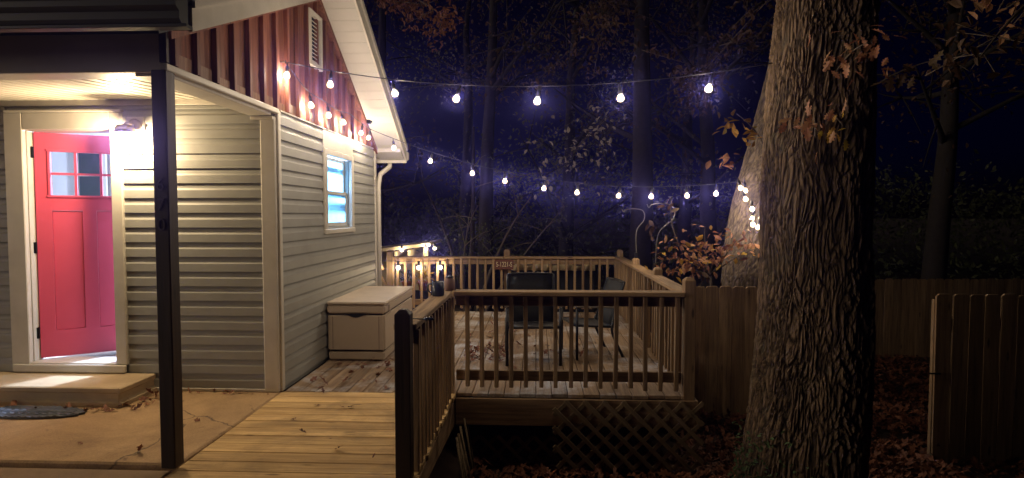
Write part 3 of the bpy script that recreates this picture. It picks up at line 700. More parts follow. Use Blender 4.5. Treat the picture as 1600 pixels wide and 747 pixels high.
# ------------------------------------------------------------------ lattice skirts
def lattice(label, x0, x1, z0, z1, y, per=0.163, wid=0.036, root=None, rag=0.0):
    t = thing('lattice_skirt', label, 'lattice', ((x0 + x1) / 2, y, z0))
    for d, yy in ((-1, y), (1, y + 0.009)):
        c = -((z1 - z0) + (x1 - x0)); ks = int(((x1 - x0) + (z1 - z0)) / per) + 2
        for k in range(-ks, ks + 1):
            pts = []
            # line: x - d*(z - z0) = x0 + k*per
            b = x0 + k * per + 0.03 + (0 if d > 0 else (z1 - z0) * 0.0)
            for z in (z0, z1):
                x = b + d * (z - z0)
                if x0 <= x <= x1: pts.append((x, z))
            for x in (x0, x1):
                z = z0 + d * (x - b)
                if z0 < z < z1: pts.append((x, z))
            if len(pts) < 2: continue
            (xa, za), (xb, zb) = pts[0], pts[1]; ln = math.hypot(xb - xa, zb - za)
            if ln < 0.08: continue
            if xa > xb: xa, za, xb, zb = xb, zb, xa, za
            link('lath', bbox(ln + rnd.uniform(0, 0.015), 0.007, wid, 0.0015), 'lattice', t, ((xa + xb) / 2, yy, (za + zb) / 2), (0, -math.atan2(zb - za, xb - xa), 0))
    return t
lattice('tall diamond lattice panel covering the space under the front of the deck', 0.155, 1.42, -0.63, -0.045, 4.90)
lattice('low dark lattice panel set back beneath the open deck front', -0.62, 0.30, -0.68, -0.44, 5.10)
# bundle of thin stakes leaning beside the ramp
bd = thing('stake_bundle', 'dark bundle of thin garden stakes leaning under the ramp edge', 'stakes', (-0.5, 4.6, gz(-0.5, 4.6)))
for i in range(9):
    y = 4.2 + i * 0.085; tube_obj('stake', [(-0.52 + rnd.uniform(-.03, .03), y, gz(-0.5, y) - 0.02), (-0.63 + rnd.uniform(-.015, .015), y + 0.20, -0.22 + rnd.uniform(-0.05, 0.04))], 0.009, 'lattice', bd, 5)

# ------------------------------------------------------------------ fences
def board_mesh(w, h, th=0.018, ear=0.022):
    pts = [(-w / 2, 0), (w / 2, 0), (w / 2, h - ear), (w / 2 - ear, h), (-w / 2 + ear, h), (-w / 2, h - ear)]
    bm = prism(pts, 'Y', -th / 2, th / 2); bmesh.ops.bevel(bm, geom=list(bm.edges), offset=0.002, segments=1, affect='EDGES'); return mesh_from(bm)
def fence(name, label, cat, x0, y0, x1, y1, z0, h, w=0.138, gap=0.004):
    t = thing(name, label, cat, (x0, y0, z0)); d = Vector((x1 - x0, y1 - y0, 0)); ln = d.length; d.normalize(); a = math.atan2(d.y, d.x)
    n = int(ln / (w + gap)); me = [board_mesh(w, h + q) for q in (0, 0.006, -0.005)]
    for m_ in me: m_.materials.append(M['fence_Z'])
    for i in range(n):
        s = (i + 0.5) * (w + gap); p = Vector((x0, y0, z0)) + d * s
        link('fence_board', me[i % 3], None, t, (p.x, p.y, p.z + rnd.uniform(-0.004, 0.004)), (rnd.uniform(-.004, .004), rnd.uniform(-.004, .004), a + rnd.uniform(-.012, .012)))
    nrm = Vector((-d.y, d.x, 0)); c = Vector((x0, y0, z0)) + d * ln / 2 + nrm * 0.034
    for z in (0.2, h * 0.52, h - 0.25):
        link('fence_rail', bbox(ln, 0.045, 0.085, 0.003), 'fence_X', t, (c.x, c.y, z0 + z), (0, 0, a))
    return t
fence('board_fence', 'brown dog-ear board fence between the deck corner and the big oak', 'fence', 1.44, 6.40, 3.35, 6.40, -0.80, 1.57)
g = fence('fence_gate', 'open dog-ear board gate at the right edge of the photo', 'gate', 3.555, 5.25, 5.3, 5.30, -0.70, 1.55)
box('latch', (3.50, 5.225, 0.135), (3.60, 5.238, 0.15), 'hinge', g, 0.002)
box('edge_frame', (3.548, 5.262, -0.68), (3.60, 5.30, 0.80), 'fence_Z', g, 0.003)
fence('board_fence', 'dim far board fence seen through the gap right of the oak', 'fence', 4.3, 9.6, 9.6, 9.9, -0.95, 1.45)

# ------------------------------------------------------------------ deck box
db = thing('deck_box', 'large tan resin storage box against the side wall', 'storage box', (-1.83, 6.65, 0))
bx0, bx1, by0, by1 = -2.215, -1.60, 5.985, 7.35
def taper_box(name, x0, x1, y0, y1, z0, z1, tp, mat, bev=0.02, seg=3):
    bm = bmesh.new(); bmesh.ops.create_cube(bm, size=1.0)
    for v in bm.verts:
        k = tp if v.co.z < 0 else 0
        v.co = Vector((v.co.x * (x1 - x0 - 2 * k), v.co.y * (y1 - y0 - 2 * k), v.co.z * (z1 - z0)))
    bmesh.ops.bevel(bm, geom=list(bm.edges), offset=bev, segments=seg, affect='EDGES')
    return link(name, mesh_from(bm, False), mat, db, ((x0 + x1) / 2, (y0 + y1) / 2, (z0 + z1) / 2))
taper_box('base_band', bx0 + .005, bx1 - .005, by0 + .005, by1 - .005, 0.012, 0.102, 0.004, 'box', 0.012)
taper_box('body', bx0, bx1, by0, by1, 0.106, 0.503, 0.0, 'box', 0.02)
taper_box('seam_shade_core', bx0 + .02, bx1 - .02, by0 + .02, by1 - .02, 0.09, 0.52, 0.0, 'darkpanel', 0.004, 1)  # near-black core paints the shade in the box seams
lid = taper_box('lid', bx0 - .006, bx1 + .006, by0 - .006, by1 + .006, 0.508, 0.60, 0.003, 'box', 0.016)
taper_box('lid_top', bx0 - .012, bx1 + .014, by0 - .012, by1 + .012, 0.604, 0.632, 0.004, 'boxlid', 0.011)
# hand grip and rib grooves, their recess shade painted as dark inlays; hasp
pts = [(-2.02 + 0.22 * (i / 12), 0.5 - 0.032 * math.sin(math.pi * i / 12) ** 1.5) for i in range(13)]
prism_obj('grip_shade', pts[::-1] + [(-2.02, 0.5045), (-1.80, 0.5045)], 'Y', by0 - 0.005, by0 + 0.03, 'darkpanel', db)
for xx in (bx0 + 0.055, bx1 - 0.065):
    box('groove_shade', (xx, by0 - 0.0015, 0.13), (xx + 0.005, by0 + 0.01, 0.48), 'jar', db, 0)
box('hasp', (bx1 + 0.0145, 6.12, 0.50), (bx1 + 0.024, 6.15, 0.632), 'boxlid', db, 0.003)

# ------------------------------------------------------------------ patio chairs
def chair(label, loc, rz_, seatmat, scale=1.0):
    t = thing('patio_chair', label, 'chair', loc, (0, 0, rz_), 'black patio chairs on the deck')
    def tb(n, pts, r, m='chairmetal', seg=8): 
        bm = bmesh.new(); add_tube(bm, pts, r, seg); return link(n, mesh_from(bm, True), m, t, (0, 0, 0), local=True)
    w = 0.275                                      # faces -Y locally
    for s in (-1, 1):
        tb('leg', [(s * w, -0.24, 0.0), (s * w, -0.24, 0.60)], 0.017)
        tb('leg', spline([(s * w, 0.34, 0.0), (s * w, 0.20, 0.30), (s * w, 0.22, 0.42)]), 0.017)
        tb('back_post', spline([(s * (w - 0.02), 0.20, 0.36), (s * (w - 0.02), 0.27, 0.60), (s * (w - 0.02), 0.36, 0.885)]), 0.015)
        tb('seat_rail', [(s * (w - 0.02), -0.25, 0.40), (s * (w - 0.02), 0.22, 0.36)], 0.014)
        link('arm', bbox(0.05, 0.50, 0.022, 0.006), 'chairarm', t, (s * w, -0.02, 0.612), (R(-3), 0, 0), local=True)
    tb('front_rail', [(-w + 0.02, -0.25, 0.40), (w - 0.02, -0.25, 0.40)], 0.016)
    tb('top_rail', bez((-w + 0.02, 0.36, 0.885), (0, 0.38, 0.905), (w - 0.02, 0.36, 0.885)), 0.015)
    tb('cross_rail', [(-w + 0.02, 0.22, 0.36), (w - 0.02, 0.22, 0.36)], 0.014)
    def sheet(n, path, m, hw):
        bm = bmesh.new(); g = []
        for p, sag in path: g.append([bm.verts.new((u * hw, p[0] + sag * (1 - u * u) * 0.4, p[1] - sag * (1 - u * u))) for u in (-1, -.5, 0, .5, 1)])
        for a, b in zip(g, g[1:]):
            for k in range(4): bm.faces.new((a[k], a[k + 1], b[k + 1], b[k]))
        r = bmesh.ops.extrude_face_region(bm, geom=list(bm.faces)); 
        for v in r['geom']:
            if isinstance(v, bmesh.types.BMVert): v.co.z -= 0.006; v.co.y += 0.004
        return link(n, mesh_from(bm, True), m, t, (0, 0, 0), local=True)
    sheet('seat_sling', [((-0.25, 0.415), 0), ((-0.12, 0.40), 0.02), ((0.02, 0.385), 0.025), ((0.2, 0.37), 0.01)], seatmat, w - 0.03)
    sheet('back_sling', [((0.205, 0.38), 0.0), ((0.24, 0.52), 0.015), ((0.285, 0.66), 0.015), ((0.315, 0.76), 0.01), ((0.36, 0.885), 0)], 'sling', w - 0.03)
    t.scale = (scale,) * 3
    return t
chair('black high-back patio chair facing the front railing', (-0.04, 6.12, 0.0), R(4), 'seatgrey')
chair('black patio chair turned sideways beside the right railing', (0.58, 6.45, 0.0), R(-74), 'seatgrey', 0.92)

# ------------------------------------------------------------------ small things on the rails
sg = thing('wooden_sign', 'small brown wooden sign with pale painted number on the back railing', 'sign', (-0.50, 9.06, 0.70))
box('board', (-0.655, 9.052, 0.69), (-0.36, 9.073, 0.845), 'sign', sg, 0.005)
text('lettering', 'S-1221-S', 0.088, 'letters', sg, (-0.507, 9.049, 0.768), (R(90), 0, 0), 0.002).scale = (0.82, 1.25, 1)
mg = thing('mug', 'dark blue mug with a handle on the ramp rail cap', 'mug', (-0.795, 4.62, 0.901))
bm = bmesh.new(); add_lathe(bm, [(0.045, 0), (0.05, 0.008), (0.05, 0.115), (0.044, 0.115), (0.043, 0.012)], 24); link('cup', mesh_from(bm, True), 'mug', mg, (0, 0, 0), local=True)
bm = bmesh.new(); add_tube(bm, spline([(-0.047, 0, 0.095), (-0.078, 0, 0.09), (-0.083, 0, 0.055), (-0.068, 0, 0.03), (-0.047, 0, 0.025)]), 0.0065, 8); link('handle', mesh_from(bm, True), 'mug', mg, (0, 0, 0), local=True)
jr = thing('clay_jar', 'small brown clay jar behind the dark mug', 'jar', (-0.755, 4.975, 0.901))
bm = bmesh.new(); add_lathe(bm, [(0.04, 0), (0.048, 0.02), (0.048, 0.075), (0.034, 0.098), (0.032, 0.108)], 20); link('pot', mesh_from(bm, True), 'jar', jr, (0, 0, 0), local=True)
bm = bmesh.new(); add_lathe(bm, [(0.036, 0.109), (0.036, 0.118), (0.012, 0.122), (0.012, 0.132)], 16); link('lid', mesh_from(bm, True), 'mug', jr, (0, 0, 0), local=True)
sd = thing('screwdriver', 'screwdriver with orange handle lying on the ramp rail behind the post', 'screwdriver', (-0.78, 3.52, 0.915))
for nme, pts, r, m in (('handle', [(-0.09, 0, 0), (-0.075, 0, 0), (-0.02, 0, 0), (0.0, 0, 0)], [0.010, 0.014, 0.014, 0.009], 'orange'), ('shaft', [(0.0, 0, 0), (0.08, 0, -0.004)], 0.004, 'steel'), ('grip', [(0.08, 0, -0.004), (0.10, 0, -0.002), (0.135, 0.0, -0.003), (0.15, 0, -0.004)], [0.005, 0.011, 0.01, 0.003], 'mug')):
    bm = bmesh.new(); add_tube(bm, pts, r, 8); link(nme, mesh_from(bm, True), m, sd, (0, 0, 0), local=True)
# shepherd hooks
def hook(label, base, h, bend, lean):
    t = thing('shepherd_hook', label, 'plant hook', base, group='shepherd hooks on the right railing')
    x, y, z = base
    p = [(x, y, z), (x + lean * 0.3, y, z + h * 0.5), (x + lean + bend * 0.35, y, z + h * 0.75), (x + lean + bend * 0.3, y, z + h * 0.95), (x + lean - bend * 0.1, y, z + h), (x + lean - bend * 0.5, y, z + h * 0.98), (x + lean - bend * 0.62, y, z + h * 0.93), (x + lean - bend * 0.7, y, z + h * 0.99)]
    tube_obj('rod', spline(p, 8), 0.0065, 'steel', t, 6); box('bracket', (x - 0.02, y - 0.02, z - 0.06), (x + 0.02, y + 0.02, z + 0.01), 'hinge', t, 0.003)
hook('thin metal hook rising from the farther post of the right railing', (1.345, 7.80, 1.035), 0.60, 0.28, 0.0)
hook('thin metal hook with leaves rising from the nearer post of the right railing', (1.43, 6.95, 0.97), 0.72, 0.30, 0.10)

# ------------------------------------------------------------------ string lights
def bulb_mesh(r):
    bm = bmesh.new(); add_lathe(bm, [(r * 0.5, 0.0), (r * 0.75, -r * 0.4), (r * 1.05, -r * 1.0), (r * 1.1, -r * 1.45), (r * 0.85, -r * 2.0), (r * 0.35, -r * 2.25)], 10); return mesh_from(bm, True)
def sock_mesh(h):
    bm = bmesh.new(); add_lathe(bm, [(0.006, h), (0.007, 0.06), (0.016, 0.05), (0.017, 0.0), (0.012, -0.004)], 8); return mesh_from(bm, True)
BM, SM = bulb_mesh(0.026), sock_mesh(0.085); BM.materials.append(M['bulb']); SM.materials.append(M['cord'])
def string(label, path, bulbs, group=None, rad=0.0045, hang=0.085, tail=0):
    t = thing('string_lights', label, 'string lights', path[0])
    tube_obj('cord', path, rad, 'cord', t, 5)
    for k, b in enumerate(bulbs):
        p = Vector(b); watts = BULB if k < len(bulbs) - tail else BULB * 0.2
        rot = (rnd.uniform(-.3, .3), rnd.uniform(-.3, .3), 0)
        s = link('socket', SM, None, t, p - Vector((0, 0, hang)), rot)
        link('bulb', BM, None, s, (0, 0, -0.003), local=True); point('bulb_light', watts, (1.0, 0.80, 0.58), 0.018, s, (0, 0, -0.036))
    return t
def sag(a, b, s, n=40):
    a, b = Vector(a), Vector(b); return [a.lerp(b, i / n) - Vector((0, 0, 4 * s * (i / n) * (1 - i / n))) for i in range(n + 1)]
up = sag((GX + 0.05, 5.04, 2.90), (1.715, 4.32, 2.66), 0.19)
def along(path, x):
    for a, b in zip(path, path[1:]):
        if a.x <= x <= b.x: return a.lerp(b, (x - a.x) / (b.x - a.x))
string('upper string of warm bulbs stretched from the red gable to the oak', up, [along(up, x) for x in (-2.195, -1.78, -1.20, -0.65, 0.01, 0.645, 1.29)])
tube_obj('eye_hook', [(GX + 0.004, 5.04, 2.90), (GX + 0.05, 5.04, 2.90), (GX + 0.055, 5.04, 2.915)], 0.006, 'steel', house, 6)
wl = [(GX + 0.05, 5.04, 2.895), (GX + 0.08, 5.45, 2.74), (GX + 0.085, 5.85, 2.72), (GX + 0.085, 6.30, 2.70), (GX + 0.075, 6.70, 2.735), (GX + 0.11, 7.02, 2.68), (GX + 0.15, 7.26, 2.64)]
wl = spline(wl, 6)
lo = sag((GX + 0.15, 7.26, 2.64), (2.36, 6.92, 1.945), 0.30)
def aty_(path, y):
    for a, b in zip(path, path[1:]):
        if a.y <= y <= b.y: return a.lerp(b, (y - a.y) / (b.y - a.y))
dang = spline([(2.36, 6.92, 1.945), (2.38, 6.78, 1.93), (2.39, 6.74, 1.78), (2.44, 6.72, 1.62), (2.49, 6.72, 1.52), (2.55, 6.71, 1.60), (2.51, 6.70, 1.46)], 5)
blo = [aty_(wl, y) for y in (5.52, 5.98, 6.45, 7.04, 7.24)] + [along(lo, x) for x in (-1.80, -1.32, -0.80, -0.39, 0.10, 0.50, 1.0, 1.38, 1.79, 2.13)]
blo += [Vector((p[0] - 0.11, p[1] - 0.27, p[2])) for p in ((2.455, 7.04, 1.98), (2.50, 7.0, 1.95), (2.49, 6.98, 1.85), (2.57, 6.97, 1.74), (2.58, 6.96, 1.63), (2.67, 6.96, 1.63), (2.57, 6.96, 1.56), (2.64, 6.95, 1.53), (2.69, 6.93, 1.57))]
string('lower string of warm bulbs draped along the gable and across to the leaning trunk', wl + lo[1:] + dang[1:], blo, tail=9)

# ------------------------------------------------------------------ lit lean-to beyond the deck, with plants and globe bulbs
sh = thing('garden_lean_to', 'cream painted open lean-to lit by globe bulbs beyond the far railing', 'lean-to', (-3.2, 12.2, -1.2))
prism_obj('roof', [(-4.6, 0.62), (-2.20, 0.915), (-2.20, 0.985), (-4.6, 0.69)], 'Y', 11.6, 13.4, 'shed', sh, 0.006)
box('back_wall', (-4.5, 13.2, -1.2), (-2.5, 13.28, 0.70), 'shed', sh, 0.004)
for x in (-3.05, -2.32): box('post', (x, 11.72, -1.2), (x + 0.09, 11.81, 0.78 + (x + 3.05) * 0.12), 'shed', sh, 0.005)
for x in (-2.9, -2.62): box('rafter', (x, 11.62, 0.70), (x + 0.05, 13.1, 0.80 + (x + 2.9) * 0.12), 'shed', sh, 0.004)
box('planter_wall', (-3.4, 11.5, -1.2), (-2.0, 11.58, 0.02), 'darkpanel', sh, 0.004)
GM = bmesh.new(); bmesh.ops.create_icosphere(GM, subdivisions=2, radius=0.038); GM = mesh_from(GM, True); GM.materials.append(M['globe'])
gl = sag((-2.62, 9.03, 0.83), (-1.42, 9.03, 0.83), 0.012, 24)
def globe_string(label, path, pts):
    t = thing('globe_lights', label, 'string lights', path[0]); tube_obj('cord', path, 0.006, 'cord', t, 5)
    for p in pts:
        p = Vector(p); bm = bmesh.new(); add_lathe(bm, [(0.016, 0.07), (0.022, 0.05), (0.024, 0.0)], 8); s = link('socket', mesh_from(bm, True), 'cord', t, p - Vector((0, 0, 0.07)))
        link('globe', GM, None, s, (0, 0, -0.036), local=True); point('globe_light', GLOBE, (1.0, 0.78, 0.48), 0.03, s, (0, 0, -0.045))
globe_string('row of round globe bulbs hanging under the left end of the back rail', gl, [along(gl, x) for x in (-2.56, -2.19, -1.86, -1.52)])
gl2 = [(-2.9, 11.55, 0.90), (-2.45, 11.53, 0.98), (-2.16, 11.52, 1.04), (-2.08, 11.52, 0.98)]
globe_string('cluster of round globe bulbs at the end of the lean-to roof', spline(gl2), [(-2.72, 11.53, 0.94), (-2.17, 11.52, 1.05), (-2.22, 11.50, 0.97), (-2.05, 11.52, 0.98)])
def leafy(bm, c, rad, n, size, r, flat=1.0, shape='simple'):
    for _ in range(n):
        while True:
            v = Vector((r.uniform(-1, 1), r.uniform(-1, 1), r.uniform(-1, 1)))
            if v.length < 1: break
        p = Vector(c) + Vector((v.x * rad[0], v.y * rad[1], v.z * rad[2]))
        add_leaf(bm, p, size * r.uniform(0.6, 1.3), r)
def add_leaf(bm, p, s, r, up=None):
    if up is None: rot = Matrix.Rotation(r.uniform(0, 6.28), 3, 'Z') @ Matrix.Rotation(r.uniform(-1.3, 1.3), 3, 'X') @ Matrix.Rotation(r.uniform(-1.0, 1.0), 3, 'Y')
    else: rot = up
    f = 0.12 * s
    q = [(0, 0, 0), (0.27 * s, 0.35 * s, f), (0.22 * s, 0.7 * s, f), (0, 1.0 * s, -f * 0.6), (-0.22 * s, 0.7 * s, f), (-0.27 * s, 0.35 * s, f)]
    v = [bm.verts.new(p + rot @ Vector(a)) for a in q]
    bm.faces.new((v[0], v[1], v[2], v[3])); bm.faces.new((v[0], v[3], v[4], v[5]))
for (px, py, pz, label, mm) in ((-2.62, 11.42, 0.02, 'leafy green potted plant on the low wall by the globe bulbs', 'leaf_green'), (-2.30, 11.40, 0.02, 'yellowish potted plant on the low wall under the globe bulbs', 'leaf_yellow')):
    t = thing('potted_plant', label, 'plant', (px, 11.54, pz)); bm = bmesh.new(); add_lathe(bm, [(0.07, 0.0), (0.10, 0.15), (0.11, 0.15), (0.11, 0.18), (0.09, 0.18), (0.085, 0.14)], 16)
    link('pot', mesh_from(bm, True), 'pot', t, (px, 11.54, pz)); bm = bmesh.new(); leafy(bm, (0, 0, 0), (0.2, 0.12, 0.15), 60, 0.10, rnd); link('leaves', mesh_from(bm), mm, t, (px, 11.54, pz + 0.28))
# cream valance on a dark screen behind the back railing
vs = thing('draped_screen', 'cream scalloped cloth draped along the top of a dark screen behind the railing', 'screen', (0.3, 9.62, -0.75))
box('dark_screen', (-0.42, 9.66, -0.75), (0.99, 9.70, 0.68), 'darkpanel', vs, 0.004)
def swag():
    bm = bmesh.new(); peaks = [-0.30, 0.10, 0.46, 0.93]; n = 90; rows = []
    for j in range(9):
        row = []
        for i in range(n + 1):
            x = -0.42 + 1.40 * i / n; d = min(abs(x - p) for p in peaks); 
            k = 0
            for a, b in zip([-0.5] + peaks, peaks + [1.2]):
                if a <= x <= b: k = 4 * (x - a) * (b - x) / (b - a) ** 2
            top = 0.79 - 0.085 * k; v = j / 8
            z = top * (1 - v) + 0.625 * v; y = 9.64 - 0.03 - 0.03 * math.sin(x * 38 + v * 2) * (0.3 + v) * (0.35 + k)
            row.append(bm.verts.new((x, y - 0.02 * v, z)))
        rows.append(row)
    for a, b in zip(rows, rows[1:]):
        for i in range(n): bm.faces.new((a[i], a[i + 1], b[i + 1], b[i]))
    r = bmesh.ops.extrude_face_region(bm, geom=list(bm.faces))
    for v in r['geom']:
        if isinstance(v, bmesh.types.BMVert): v.co.y += 0.004
    return mesh_from(bm, True)
link('cloth', swag(), 'cloth', vs, (0, 0, 0))

# ------------------------------------------------------------------ trees
def trunk_mesh(path, rad, seg, rows, amp, fx, fz, seed, furrow=True):
    """displaced trunk along a path of (point) with radii; stores the relief as an attribute"""
    P = spline(path, 12); n = len(P)
    RR = []
    for i in range(n):
        t = i / (n - 1) * (len(rad) - 1); k = min(int(t), len(rad) - 2); RR.append(rad[k] + (rad[k + 1] - rad[k]) * (t - k))
    vs, fs, rel = [], [], []; ln = sum((P[i + 1] - P[i]).length for i in range(n - 1))
    for j in range(rows + 1):
        t = j / rows * (n - 1); k = min(int(t), n - 2); w = t - k; c = P[k].lerp(P[k + 1], w); r = RR[k] + (RR[k + 1] - RR[k]) * w; h = j / rows * ln
        for i in range(seg):
            a = 2 * math.pi * i / seg; ca, sa = math.cos(a), math.sin(a)
            q = Vector((ca * r * fx, sa * r * fx, h * fz + seed))
            wob = noise.noise(Vector((ca * 1.6, sa * 1.6, h * 0.7 + seed))) * 0.05 * r / 0.4
            lowq = Vector((ca * r * fx * 0.33, sa * r * fx * 0.33, h * fz * 0.6 + seed))
            wq = q + Vector((noise.noise(lowq), noise.noise(lowq + Vector((9, 2, 4))), noise.noise(lowq + Vector((3, 7, 1))))) * 1.5
            d, _ = noise.voronoi(wq); e = min(1.0, (d[1] - d[0]) * 2.6)
            d2, _ = noise.voronoi(Vector((wq.x * 1.7, wq.y * 1.7, wq.z * 2.6)) + Vector((5, 5, 5))); e2 = min(1.0, (d2[1] - d2[0]) * 2.2)
            fine = noise.noise(q * 2.3) * 0.5 + noise.noise(Vector((q.x * 4, q.y * 4, q.z * 9))) * 0.5
            big = 0.75 + 0.6 * noise.noise(Vector((ca * r * 5, sa * r * 5, h * 1.3 + seed)))
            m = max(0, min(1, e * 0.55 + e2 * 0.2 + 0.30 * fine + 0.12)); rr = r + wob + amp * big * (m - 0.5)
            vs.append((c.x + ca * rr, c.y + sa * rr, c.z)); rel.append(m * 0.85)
    for j in range(rows):
        for i in range(seg):
            k = (i + 1) % seg; fs.append((j * seg + i, j * seg + k, (j + 1) * seg + k, (j + 1) * seg + i))
    me = bpy.data.meshes.new('trunk'); me.from_pydata(vs, [], fs)
    at = me.attributes.new('relief', 'FLOAT', 'POINT'); at.data.foreach_set('value', rel)
    for p in me.polygons: p.use_smooth = not furrow
    return me
LEAF = {}
def leaf_proto(kind_, mat):
    key = (kind_, mat)
    if key in LEAF: return LEAF[key]
    bm = bmesh.new()
    if kind_ == 'oak':
        half = [(0.03, 0.0), (0.06, 0.12), (0.2, 0.2), (0.1, 0.32), (0.3, 0.46), (0.13, 0.55), (0.27, 0.72), (0.1, 0.78), (0.12, 0.92), (0.0, 1.0)]
    else:
        half = [(0.02, 0.0), (0.1, 0.12), (0.24, 0.35), (0.26, 0.5), (0.18, 0.75), (0.0, 1.0)]
    spine = [bm.verts.new((0, y, 0.05 * math.sin(y * 3))) for x, y in half]
    for s in (1, -1):
        e = [bm.verts.new((s * x, y, 0.07 * x / 0.3 + 0.05 * math.sin(y * 3))) for x, y in half[:-1]] + [spine[-1]]
        for i in range(len(half) - 1):
            q = [spine[i], e[i], e[i + 1], spine[i + 1]]; q = list(dict.fromkeys(q))
            if len(q) > 2: bm.faces.new(q if s > 0 else q[::-1])
    me = bpy.data.meshes.new('leaf'); bm.to_mesh(me); bm.free(); me.materials.append(M[mat]); LEAF[key] = me; return me
def leaf_obj(parent, p, size, kind_, mat, r, droop=0.6):
    o = link('leaf', leaf_proto(kind_, mat), None, parent, p, (r.uniform(-1.4, 0.5) - droop, r.uniform(-0.8, 0.8), r.uniform(0, 6.28))); o.scale = (size,) * 3; return o
# big oak
oak = thing('oak_tree', 'big furrowed oak trunk in the right foreground', 'tree', (2.12, 4.35, -0.7))
me = trunk_mesh([(2.00, 4.35, -0.80), (2.02, 4.35, -0.3), (2.05, 4.35, 0.6), (2.06, 4.35, 1.6), (2.07, 4.33, 2.6), (2.09, 4.3, 3.6), (2.12, 4.3, 5.6)], [0.53, 0.43, 0.385, 0.365, 0.345, 0.33, 0.29], 420, 700, 0.038, 32, 4.3, 0.0)
link('trunk', me, 'oakbark', oak, (0, 0, 0))
def oak_twig(base, tip, n, size, mat, seed, spread=0.09):
    r = random.Random(seed); mid = (Vector(base) + Vector(tip)) / 2 + Vector((0, 0, 0.08))
    p = bez(base, mid, tip, 8); b = tube_obj('branch', p, [0.008 * (1 - i / 11) for i in range(9)], 'twig', oak, 5)
    for _ in range(n):
        q = p[r.randint(3, 8)] + Vector((r.gauss(0, spread), r.gauss(0, spread * 0.7), r.gauss(-0.02, spread * 0.8)))
        leaf_obj(b, q, size * r.uniform(0.7, 1.25), 'oak', mat, r)
oak_twig((2.0, 4.0, 2.5), (2.05, 3.70, 2.62), 34, 0.088, 'leaf_orange', 1, 0.085)
oak_twig((1.9, 4.03, 2.05), (1.78, 3.80, 2.18), 22, 0.085, 'leaf_orange', 2, 0.075)
oak_twig((2.25, 4.06, 2.4), (2.53, 3.7, 2.52), 14, 0.10, 'leaf_brown', 3, 0.06)
oak_twig((1.95, 4.01, 2.2), (1.95, 3.78, 2.12), 10, 0.07, 'leaf_yellow', 5, 0.07)
# ivy at the foot of the oak
ivy = thing('ivy', 'green ivy creeping up the foot of the oak trunk', 'ivy', (1.65, 4.1, -0.68)); bm = bmesh.new(); r = random.Random(4)
for _ in range(420):
    z = -0.68 + abs(r.gauss(0, 0.33)); 
    if z > 0.05: continue
    a = R(200) + r.gauss(0, 0.5); rad = 0.425 + 0.08 * max(0, -0.3 - z) / 0.4 + r.uniform(0.01, 0.05)
    add_leaf(bm, Vector((2.01 + rad * math.cos(a), 4.35 + rad * math.sin(a), z)), r.uniform(0.025, 0.05), r)
kind(link('ivy_leaves', mesh_from(bm), 'leaf_ivy', ivy, (0, 0, 0)), 'stuff')
# leaning tree behind the fence
t2 = thing('leaning_tree', 'pale leaning trunk behind the fence hung with a bundle of bulbs', 'tree', (2.62, 7.3, -0.8))
link('trunk', trunk_mesh([(2.60, 7.32, -0.9), (2.60, 7.32, 0.0), (2.62, 7.32, 0.9), (2.72, 7.32, 1.7), (2.90, 7.34, 2.5), (3.15, 7.38, 3.5), (3.6, 7.4, 5.6)], [0.34, 0.29, 0.265, 0.255, 0.25, 0.24, 0.2], 130, 220, 0.018, 26, 6.5, 5.0), 'bark2', t2, (0, 0, 0))
def clump(parent, c, rad, n, size, kind_, mat, seed, droop=0.3):
    r = random.Random(seed)
    for _ in range(n):
        v = Vector((r.gauss(0, 1), r.gauss(0, 1), r.gauss(0, 1))) * 0.5
        leaf_obj(parent, Vector(c) + Vector((v.x * rad[0], v.y * rad[1], v.z * rad[2])), size * r.uniform(0.7, 1.3), kind_, mat, r, droop)
b = tube_obj('branch', bez((2.75, 7.1, 2.35), (2.55, 6.9, 2.6), (2.30, 6.8, 2.72), 8), [0.012 - 0.001 * i for i in range(9)], 'twig', t2, 5)
clump(b, (2.30, 6.85, 2.62), (0.16, 0.12, 0.12), 16, 0.12, 'simple', 'leaf_yellow', 11)
clump(b, (2.52, 6.9, 2.48), (0.15, 0.1, 0.14), 18, 0.12, 'simple', 'leaf_yellow', 12)
clump(b, (2.22, 6.9, 2.22), (0.2, 0.1, 0.1), 10, 0.12, 'simple', 'leaf_orange', 13)
# orange leafed branch reaching over the right railing
ob = thing('orange_shrub', 'spreading orange leafed shrub branches behind the right railing', 'shrub', (2.1, 7.4, gz(2.1, 7.4)))
r = random.Random(21); base = Vector((2.25, 7.45, gz(2.25, 7.45)))
fork = Vector((2.15, 7.2, 0.80)); tube_obj('stem', bez(base, (2.3, 7.4, 0.2), fork, 8), [0.024 - 0.001 * i for i in range(9)], 'twig', ob, 6)
tips = [((1.38, 6.75, 0.98), (1.75, 6.9, 1.15)), ((1.55, 6.7, 1.25), (1.8, 6.95, 1.15)), ((1.95, 6.75, 1.42), (2.0, 7.0, 1.2)), ((2.35, 6.72, 1.35), (2.3, 6.9, 1.15)), ((2.72, 6.72, 1.16), (2.5, 6.8, 1.25)), ((1.75, 6.65, 1.0), (1.9, 6.85, 1.0)), ((2.15, 6.7, 1.22), (2.1, 6.9, 1.1)), ((1.5, 6.75, 0.9), (1.8, 6.9, 0.95))]
nleaf = 0
for tip, ctrl in tips:
    p = bez(fork, ctrl, tip, 10); b = tube_obj('branch', p, [0.011 - 0.0008 * i for i in range(11)], 'twig', ob, 5)
    for _ in range(34):
        q = p[min(10, max(2, int(r.triangular(2, 11, 8))))] + Vector((r.gauss(0, 0.12), r.gauss(0, 0.10), r.gauss(0.01, 0.05)))
        leaf_obj(b, q, 0.088 * r.uniform(0.65, 1.25), 'simple', 'leaf_orange' if r.random() < 0.87 else 'leaf_yellow', r, 0.2)
